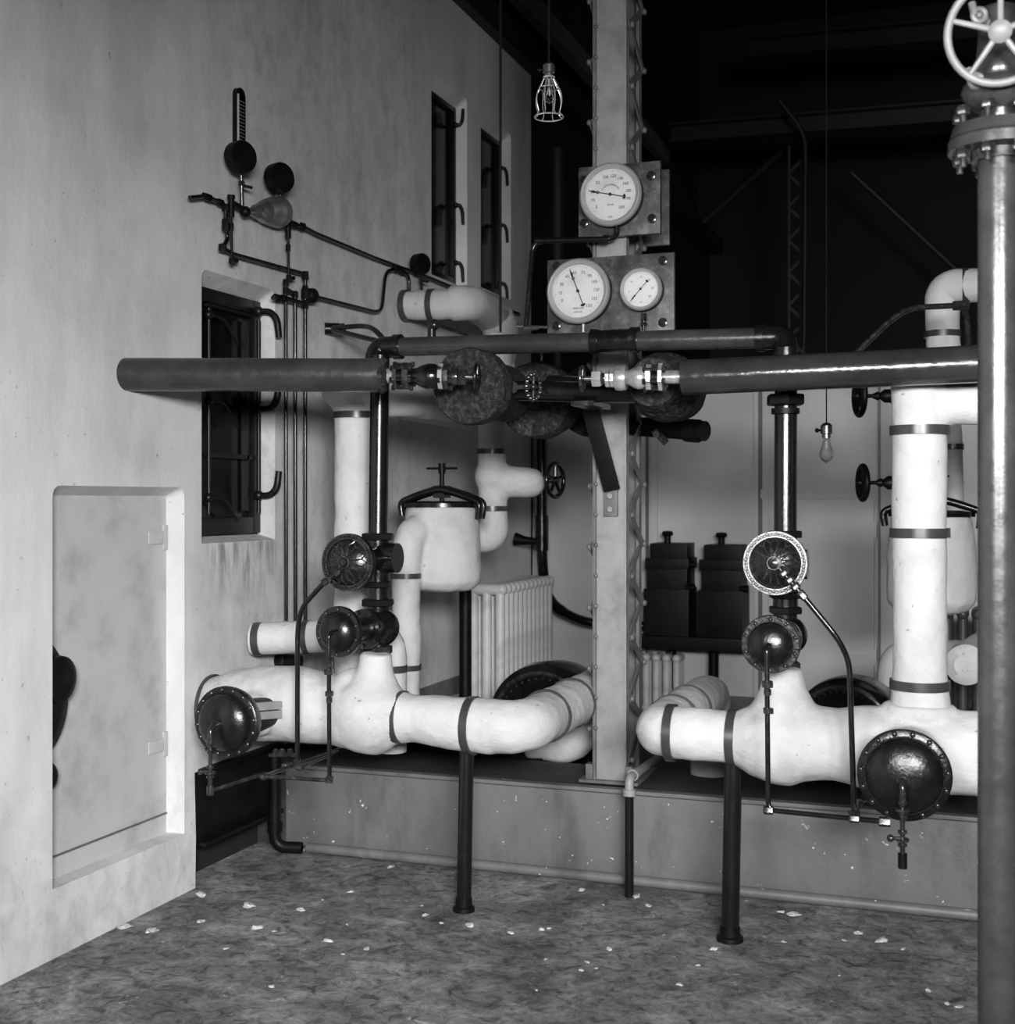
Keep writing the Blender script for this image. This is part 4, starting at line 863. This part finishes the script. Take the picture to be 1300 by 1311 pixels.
for (x, y, ry, sy, lab) in ((309, 201, 20.5, 264, 'black round gauge case on a stem directly below the wall thermometer'), (358.5, 228, 19.5, 283, 'black round gauge case on a stem just right of the pale fluted horn'), (539, 338, 13.5, 374, 'small black round gauge case on the far plaster wall above the white pipe')):
    c = XW(x, y, .10); R = rp(ry, c); nd = Vector((.93, -.36, 0)).normalized(); o = thing('wall_gauge', lab, 'gauge', XW(x, sy, .06))
    m = MB(); m.lathe(c-nd*.035, nd, [(0, 0), (0, R*.9), (.006, R), (.05, R), (.058, R*.95), (.06, R*.3), (.066, R*.28), (.066, 0)], 36); m.build('gauge_case', 'matteblack', o)
    m = MB(); a = XW(x, y+ry-2, .07); b = XW(x+1, sy, .06); m.cyl(a, b, .008, 10); m.hexnut(a.lerp(b, .35), Z1, .02, .014); m.tube([a.lerp(b, .4), a.lerp(b, .4)+Vector((.02, .05, 0))], .007, 8); m.build('stem', 'valve', o)
m = MB(); m.tube([XW(300, 261, .06), XW(312, 268, .06), XW(322, 272, .06)], .012, 10); m.ball(XW(314, 271, .06), .024, 14); m.tube([XW(354, 272, .07), XW(360, 284, .06), XW(368, 288, .06)], .009, 10, .02); 
tag(m.build('pipe_tee', 'matteblack'), 'dark pipe tee joining the pale horn to the gauge stems on the wall', 'fitting')
m = MB(); a = XW(318, 271, .065); b = XW(357, 271, .065); L = (b-a).length
m.lathe(a, b-a, [(0, 0), (0, .016), (L*.18, .020), (L*.22, .030), (L*.32, .032), (L*.34, .026), (L*.38, .036), (L*.5, .050), (L*.55, .044), (L*.6, .056), (L*.66, .048), (L*.72, .062), (L*.78, .053), (L*.84, .068), (L*.90, .060), (L*.96, .072), (L, .070), (L, .05), (L*.9, 0)], 32)
tag(m.build('fluted_horn', 'brass'), 'pale fluted bell-shaped fitting between the two wall gauges', 'fitting')
a = XW(303, 183, .02); b = XW(314, 126, .02); o = thing('thermometer', 'narrow wall thermometer board above the left wall gauge', 'thermometer', a)
m = MB(); m.box(XL, XL+.022, a.y, b.y, a.z, b.z); m.cyl((XL+.0, (a.y+b.y)/2, b.z), (XL+.022, (a.y+b.y)/2, b.z), (b.y-a.y)/2, 20); m.build('scale_board', 'matteblack', o)
m = MB(); m.cyl((XL+.026, a.y+.004, a.z), (XL+.026, a.y+.004, b.z), .005, 8); m.build('glass_tube', 'nickel', o)
m = MB()
for i in range(12): zz = a.z+.02+(b.z-a.z-.03)*i/12; m.box(XL+.022, XL+.024, a.y+.02, b.y-.01, zz, zz+.003)
m.build('scale_marks', 'column', o)
# looped tubes off the wall
m = MB(); a = XW(425, 421, .03); m.cyl(a-X1*.03+Y1*-.02, a+X1*.03+Y1*.02, .03, 16); m.hexnut(a+Vector((.04, .02, 0)), X1, .03, .03)
t0 = dep(a); m.tube([D(427, 420, t0-.05), D(465, 417, t0-.2), D(478, 420, t0-.3), D(495, 438, t0-.4)], .0125, 12, .1); m.tube([D(427, 423, t0-.05), D(490, 438, t0-.38)], .0125, 12)
tag(m.build('looped_tube', 'blackpipe'), 'pair of dark tubes looping from a wall fitting to the left elbow', 'tube')
m = MB(); m.cyl(W(553, 412, 5.6), W(553, 432, 5.6), .02, 12); m.ball(W(556, 416, 5.6), .028, 14); m.tube([W(560, 416, 5.6), W(600, 430, 5.6)], .008, 8); tag(m.build('lever_cock', 'valve'), 'small lever cock peeking above the dark crossing pipe on the left', 'valve')
# wheel inside the door niche
o = thing('niche_wheel', 'black wheel with a thick hub half hidden in the door niche', 'handwheel', (XL-.05, 3.58, .64)); c = Vector((XL-.04, 3.575, .89))
m = MB(); m.lathe(c-X1*.035, X1, [(0, 0), (0, .2), (.008, .235), (.02, .245), (.03, .235), (.035, .19), (.035, 0)], 40); m.build('wheel_disc', 'matteblack', o)
m = MB(); cc = Vector((XL-.01, 3.73, .955)); m.lathe(cc-X1*.04, X1, [(0, 0), (0, .085), (.04, .08), (.055, .05), (.055, 0)], 28); m.build('wheel_hub', 'matteblack', o)
m = MB(); m.ball((XL-.04, 3.70, .62), .045, 16, (.6, .8, 1.1)); m.build('wheel_knob', 'matteblack', o)
# ================================================================== LAMPS AND CORDS
def lamp(x, ys, yb, Y, ytop, label, cage):
    k = lambda n: rp(n, W(x, ys, Y)); s0 = W(x, ys, Y)
    o = thing('hanging_lamp', label, 'lamp', W(x, yb, Y))
    top = W(x, ytop, Y); top.z = 7.38
    m = MB(); m.cyl(s0, top, k(1.5 if cage else .8), 8); m.build('cord', 'cord', o)
    hs = k(19 if cage else 20)
    m = MB(); m.lathe(s0+UP*-hs, Z1, [(0, 0), (0, k(5.5)), (hs*.25, k(5.5)), (hs*.3, k(7.5)), (hs*.8, k(7.5)), (hs*.93, k(5)), (hs, k(2)), (hs, 0)], 20); so = m.build('socket', 'brass', o)
    m = MB(); m.tube([s0+UP*(-hs*.5), s0+UP*(-hs*.5)-RT*k(11)], k(1.5), 8); m.ball(s0+UP*(-hs*.5)-RT*k(12), k(3), 10); m.build('switch_key', 'matteblack', so)
    b0 = s0-UP*hs; H = k(33 if cage else 31)
    m = MB(); R = k(9.5 if not cage else 9)
    m.lathe(b0, -UP, [(0, k(4)), (H*.2, k(5)), (H*.45, R*.8), (H*.62, R), (H*.78, R*.95), (H*.92, R*.6), (H, R*.15), (H*1.05, 0)], 24); bu = m.build('bulb', 'glass', o)
    m = MB(); m.cyl(b0-UP*H*.1, b0-UP*H*.45, k(1.6), 8)
    for i in range(4):
        a = PI/2*i; e = X1*math.cos(a)+Y1*math.sin(a); m.tube([b0-UP*H*.4+e*k(1), b0-UP*H*.7+e*k(3)], k(.5), 6)
    m.build('filament_stem', 'wire', bu)
    if cage:
        m = MB(); zc = b0
        for i in range(8):
            a = 2*PI*i/8; e = X1*math.cos(a)+Y1*math.sin(a)
            m.tube([zc+e*k(6), zc-UP*k(8)+e*k(10), zc-UP*k(22)+e*k(17), zc-UP*k(34)+e*k(17.5), zc-UP*k(46)+e*k(14), zc-UP*k(50)+e*k(18)], k(.65), 6, k(5))
        m.torus(zc-UP*k(51), Z1, k(18.5), k(.9), 32, 6); m.torus(zc-UP*k(14), Z1, k(12.5), k(.7), 28, 6); m.torus(zc, Z1, k(6.5), k(1.4), 20, 6); m.build('wire_cage', 'wire', o)
    return o
lamp(703, 80, 155, 4.6, 0, 'bare bulb in a wire cage hanging on a cord left of the column', True)
lamp(1058.5, 541, 590, 5.6, 0, 'clear bare bulb hanging on a long cord below the right main', False)
m = MB(); q = W(641, 425, 4.98); m.cyl(q, (q.x, q.y, 7.38), .0055, 8); tag(m.build('electric_cable', 'cord'), 'thin black cable hanging from the ceiling in front of the far left windows', 'cable')
# ================================================================== BACKGROUND ITEMS
def radiator(loc, n, pitch, H, Dp, along, label, mat='radiator'):
    loc = Vector(loc); al = Vector(along).normalized(); ac = Vector((-al.y, al.x, 0)); o = thing('radiator', label, 'radiator', loc)
    for i in range(n):
        c = loc+al*(pitch*(i+.5)); m = MB()
        for s in (-1, 0, 1):
            a = c+ac*(s*Dp*.36); m.tube([a+UP*.05, a+UP*(H-.05)], pitch*.36, 12)
        for z in (.05, H-.05):
            m.tube([c-ac*Dp*.40+UP*z, c+ac*Dp*.40+UP*z], [pitch*.42, pitch*.42], 12)
            m.ball(c-ac*Dp*.40+UP*z, pitch*.44, 12); m.ball(c+ac*Dp*.40+UP*z, pitch*.44, 12)
        if i in (0, n-1):
            for s in (-1, 1): m.tube([c+ac*s*Dp*.36, c+ac*s*Dp*.36+UP*.06], .022, 10)
        m.build('radiator_section', mat, o)
    return o
radiator((-2.78, 7.35, .12), 12, .085, .965, .24, (0, 1, 0), 'cream column radiator against the left wall below the steam trap')
a = W(806, 880, 8.55); radiator((a.x, 8.66, .12), 5, .07, .44, .16, (1, 0, 0), 'cream radiator on the back wall below the switch box shelf')
a = W(1205, 880, 7.9); radiator((a.x, 7.9, .12), 8, .08, .86, .2, (1, 0, 0), 'dark radiator behind the thick right riser', 'radiatordark')
m = MB(); m.tube([D(596, 940, 7.2), D(596, 740, 7.2)], .035, 14); tag(m.build('conduit', 'matteblack'), 'dark vertical pipe at the near end of the cream radiator', 'pipe')
# conduit on back wall
m = MB(); m.tube([W(694, 430, 8.3), W(694, 720, 8.3), W(700, 770, 8.4), W(745, 797, 8.6), W(840, 802, 8.75)], [.036, .036, .036, .032, .03], 16, .14)
m.cyl(W(694, 660, 8.3), W(694, 705, 8.3), .045, 16); tag(m.build('conduit', 'blackpipe'), 'black pipe dropping behind the column left side and curving right along the back wall', 'pipe')
m = MB(); m.tube([W(693, 694, 8.3), W(672, 692, 8.3), W(660, 690, 8.3)], [.02, .03, .045], 12); tag(m.build('valve_lever', 'matteblack'), 'short black lever on the vertical conduit', 'lever')
# switch boxes on their shelf
SY = 8.55
def bx(x0, x1, y0, y1, Y0, Y1_, mb): a = W(x0, y1, Y0); b = W(x1, y0, Y0); mb.box(a.x, b.x, Y0, Y1_, a.z, b.z); return mb
for (x0, dy, lab) in ((824, 0, 'left of two black iron switch boxes on the back wall shelf'), (893, 2, 'right of two black iron switch boxes on the back wall shelf')):
    o = thing('switch_box', lab, 'switch box', W(x0+28, 820, SY))
    bx(x0, x0+58, 755+dy, 819, SY, 8.84, MB()).build('lower_case', 'matteblack', o, bevel=.006)
    bx(x0+5, x0+56, 727+dy, 756+dy, SY+.02, 8.84, MB()).build('middle_case', 'matteblack', o, bevel=.006)
    bx(x0+2, x0+58, 715+dy, 728+dy, SY, 8.84, MB()).build('hinge_rim', 'matteblack', o, bevel=.008)
    bx(x0+8, x0+56, 696+dy, 716+dy, SY+.03, 8.84, MB()).build('cap', 'matteblack', o, bevel=.01)
    m = MB(); m.cyl(W(x0+31, 697+dy, SY+.1), W(x0+31, 683+dy, SY+.1), .022, 14); m.lathe(W(x0+31, 686+dy, SY+.1), Z1, [(0, 0), (0, .03), (.012, .04), (.03, .034), (.036, 0)], 18); m.build('top_knob', 'matteblack', o)
    m = MB(); m.tube([W(x0+54, 752+dy, SY+.02), W(x0+66, 752+dy, SY+.02)], [.02, .026], 10); m.build('side_lug', 'matteblack', o); m = MB(); m.tube([W(x0+56, 722+dy, SY+.02), W(x0+68, 724+dy, SY+.02)], .015, 10); m.build('side_lug', 'matteblack', o)
m = MB(); bx(815, 960, 819, 830, SY-.06, 8.85, m); tag(m.build('shelf', 'matteblack', bevel=.004), 'black shelf carrying the two switch boxes on the back wall', 'shelf')
for x in (860, 914):
    m = MB(); q = W(x, 832, 8.7); m.cyl((q.x, q.y, .12), q, .035, 14); tag(m.build('conduit', 'matteblack'), 'dark vertical conduit under the %s end of the switch box shelf' % ('left' if x < 900 else 'right'), 'pipe')
# round black machine casings behind the headers
def machine(px, py, R, Y, label):
    c = W(px, py, Y); R = rp(R, c); nd = Vector((-.15, -1, .0)).normalized(); o = thing('machine_casing', label, 'machine', (c.x, c.y, .12))
    m = MB(); m.lathe(c+nd*-.28, nd, [(0, 0), (0, R*.85), (.04, R*.97), (.18, R), (.25, R*.97), (.28, R*.86), (.27, R*.8), (.24, R*.5), (.24, 0)], 56); m.build('casing', 'blackpipe', o)
    m = MB(); u, v, _ = frame(nd)
    for i in range(40):
        an = 2*PI*i/40; m.ball(c+nd*-.01+(u*math.cos(an)+v*math.sin(an))*R*.76, .008, 6)
    m.torus(c+nd*-.005, nd, R*.84, .014, 56, 8); m.build('rivet_ring', 'valve', o)
    m = MB(); m.box(c.x-R*.8, c.x+R*.8, c.y-.02, c.y+.22, .12, max(.42, c.z-R*.8)); m.build('machine_base', 'matteblack', o)
    return o
machine(694, 935, 86, 6.3, 'round black machine casing on the platform behind the left header elbow')
machine(1080, 940, 71, 6.0, 'round black machine casing on the platform behind the right header')
m = MB(); q = W(620, 960, 5.75); m.box(q.x-.42, q.x+.3, 5.72, 6.0, .12, .50); m.cyl((q.x-.3, 5.86, .50), (q.x+.25, 5.86, .50), .11, 24); tag(m.build('machine_bed', 'matteblack', bevel=.01), 'low black machine bed on the platform behind the left header', 'machine')
m = MB(); q = W(1090, 975, 5.75); m.box(q.x-.25, q.x+.75, 5.72, 5.90, .12, .46); tag(m.build('machine_bed', 'matteblack', bevel=.01), 'low black machine bed on the platform behind the right header', 'machine')
# dark hall steelwork
for (x0, y0, x1, y1, hh, lab) in ((960, 52, 1300, 22, 24, 'upper dark steel girder across the far hall'), (860, 162, 1300, 128, 22, 'lower dark steel girder across the far hall')):
    a = D(x0, y0+hh/2, 12.5); b = D(x1, y1+hh/2, 11.0); b.z = a.z if abs(a.z-b.z) < .0 else b.z
    m = MB(); hz = hh*12/F0; m.bar(a, b, hz, .02, UP); m.bar(a+UP*hz/2, b+UP*hz/2, .2, .02, Y1); m.bar(a-UP*hz/2, b-UP*hz/2, .2, .02, Y1); tag(m.build('steel_girder', 'steel'), lab, 'girder')
m = MB(); c = W(1020, 300, 12); zb_, zt_ = 2.0, W(1020, 185, 12).z; w = .075
m.box(c.x-w, c.x-w+.02, 12, 12.03, zb_, zt_); m.box(c.x+w-.02, c.x+w, 12, 12.03, zb_, zt_); z = zb_; i = 0
while z < zt_-.15: m.bar((c.x-w*(1 if i % 2 else -1), 12.01, z), (c.x+w*(1 if i % 2 else -1), 12.01, z+.15), .025, .01, Z1); z += .15; i += 1
tag(m.build('lattice_post', 'steel'), 'faint slim lattice post in the dark hall', 'post')
m = MB(); m.tube([D(998, 128, 11.5), D(1032, 172, 11.5), D(1030, 440, 11.5)], .02, 10, .15); tag(m.build('bent_conduit', 'steel'), 'faint bent pipe beside the lattice post in the dark hall', 'pipe')
m = MB(); m.tube([D(1000, 195, 13), D(900, 285, 13)], .03, 8); tag(m.build('brace_rod', 'steel'), 'faint diagonal brace left of the lattice post', 'rod')
m = MB(); m.tube([D(1090, 220, 13), D(1225, 345, 13)], .03, 8); tag(m.build('brace_rod', 'steel'), 'faint diagonal brace right of the lattice post', 'rod')
m = MB(); q = W(714, 300, 9.6); m.cyl((q.x, q.y, 2.0), (q.x, q.y, 4.3), .06, 12); tag(m.build('conduit', 'steel'), 'dark vertical pipe in the hall left of the gauge boards', 'pipe')
# loose plaster chips on the floor
random.seed(11); chips = []
spots = [(196, 1192), (160, 1187), (255, 1180), (330, 1188), (450, 1142), (258, 1146), (745, 1140), (1000, 1168), (1015, 1172), (815, 1148), (830, 1160), (693, 1190), (545, 1172), (915, 1215), (318, 1160), (385, 1165), (500, 1110), (602, 1185), (655, 1195), (1100, 1195), (1130, 1205), (420, 1205), (470, 1215), (780, 1215)]
for i, (x, y) in enumerate(spots + [(random.uniform(260, 1230), random.uniform(1150, 1290)) for _ in range(26)]):
    tt = EYE.z*F0/(y-CY); p = D(x, y, tt); s = random.uniform(.006, .014) if i > 23 else random.uniform(.014, .03)
    if p.y > 5.1: continue
    m = MB(); bmesh.ops.create_icosphere(m.b, subdivisions=2, radius=1)
    an = random.uniform(0, PI)
    for v in m.b.verts:
        q = v.co*(1+.9*noise.noise(v.co*1.3+Vector((i*3.1, 0, 0)))); v.co = Vector(((q.x*math.cos(an)-q.y*.6*math.sin(an))*s, (q.x*math.sin(an)+q.y*.6*math.cos(an))*s, max(-.2, q.z)*s*.35))+Vector((p.x, p.y, s*.06))
    o = m.build('plaster_chip', 'chip', smooth=False); tag(o, 'small loose plaster chip lying on the dirt floor', 'debris', 'plaster chips scattered on the floor')
# ================================================================== LIGHT
def area(name, loc, tgt, sx, sy, power, spread=180):
    l = bpy.data.lights.new(name, 'AREA'); l.shape = 'RECTANGLE'; l.size = sx; l.size_y = sy; l.energy = power; l.spread = math.radians(spread)
    o = bpy.data.objects.new(name, l); COL.objects.link(o); o.location = loc; o.rotation_euler = (Vector(tgt)-Vector(loc)).to_track_quat('-Z', 'Y').to_euler(); return o
area('unseen_front_light', (.5, -.9, 2.25), (-2.7, 4.2, .45), 1.0, .6, 90, 70)
area('unseen_front_light', (1.5, -.9, 2.35), (.75, 5.4, 1.4), 1.0, .6, 72, 80)  # second front light, added to light the column and back wall
area('unseen_front_light', (-.75, -.9, 2.25), (1.0, 4.4, 1.9), 1.4, .7, 38, 55)  # weak light added only to put a highlight along the right main
area('soft_fill_light', (.2, -2.8, 2.9), (-.6, 6, 1.3), 3.0, 2.0, 8, 150)
wd = bpy.data.worlds.new('world'); S.world = wd; wd.use_nodes = True
wd.node_tree.nodes['Background'].inputs[0].default_value = (.012, .012, .012, 1); wd.node_tree.nodes['Background'].inputs[1].default_value = 1
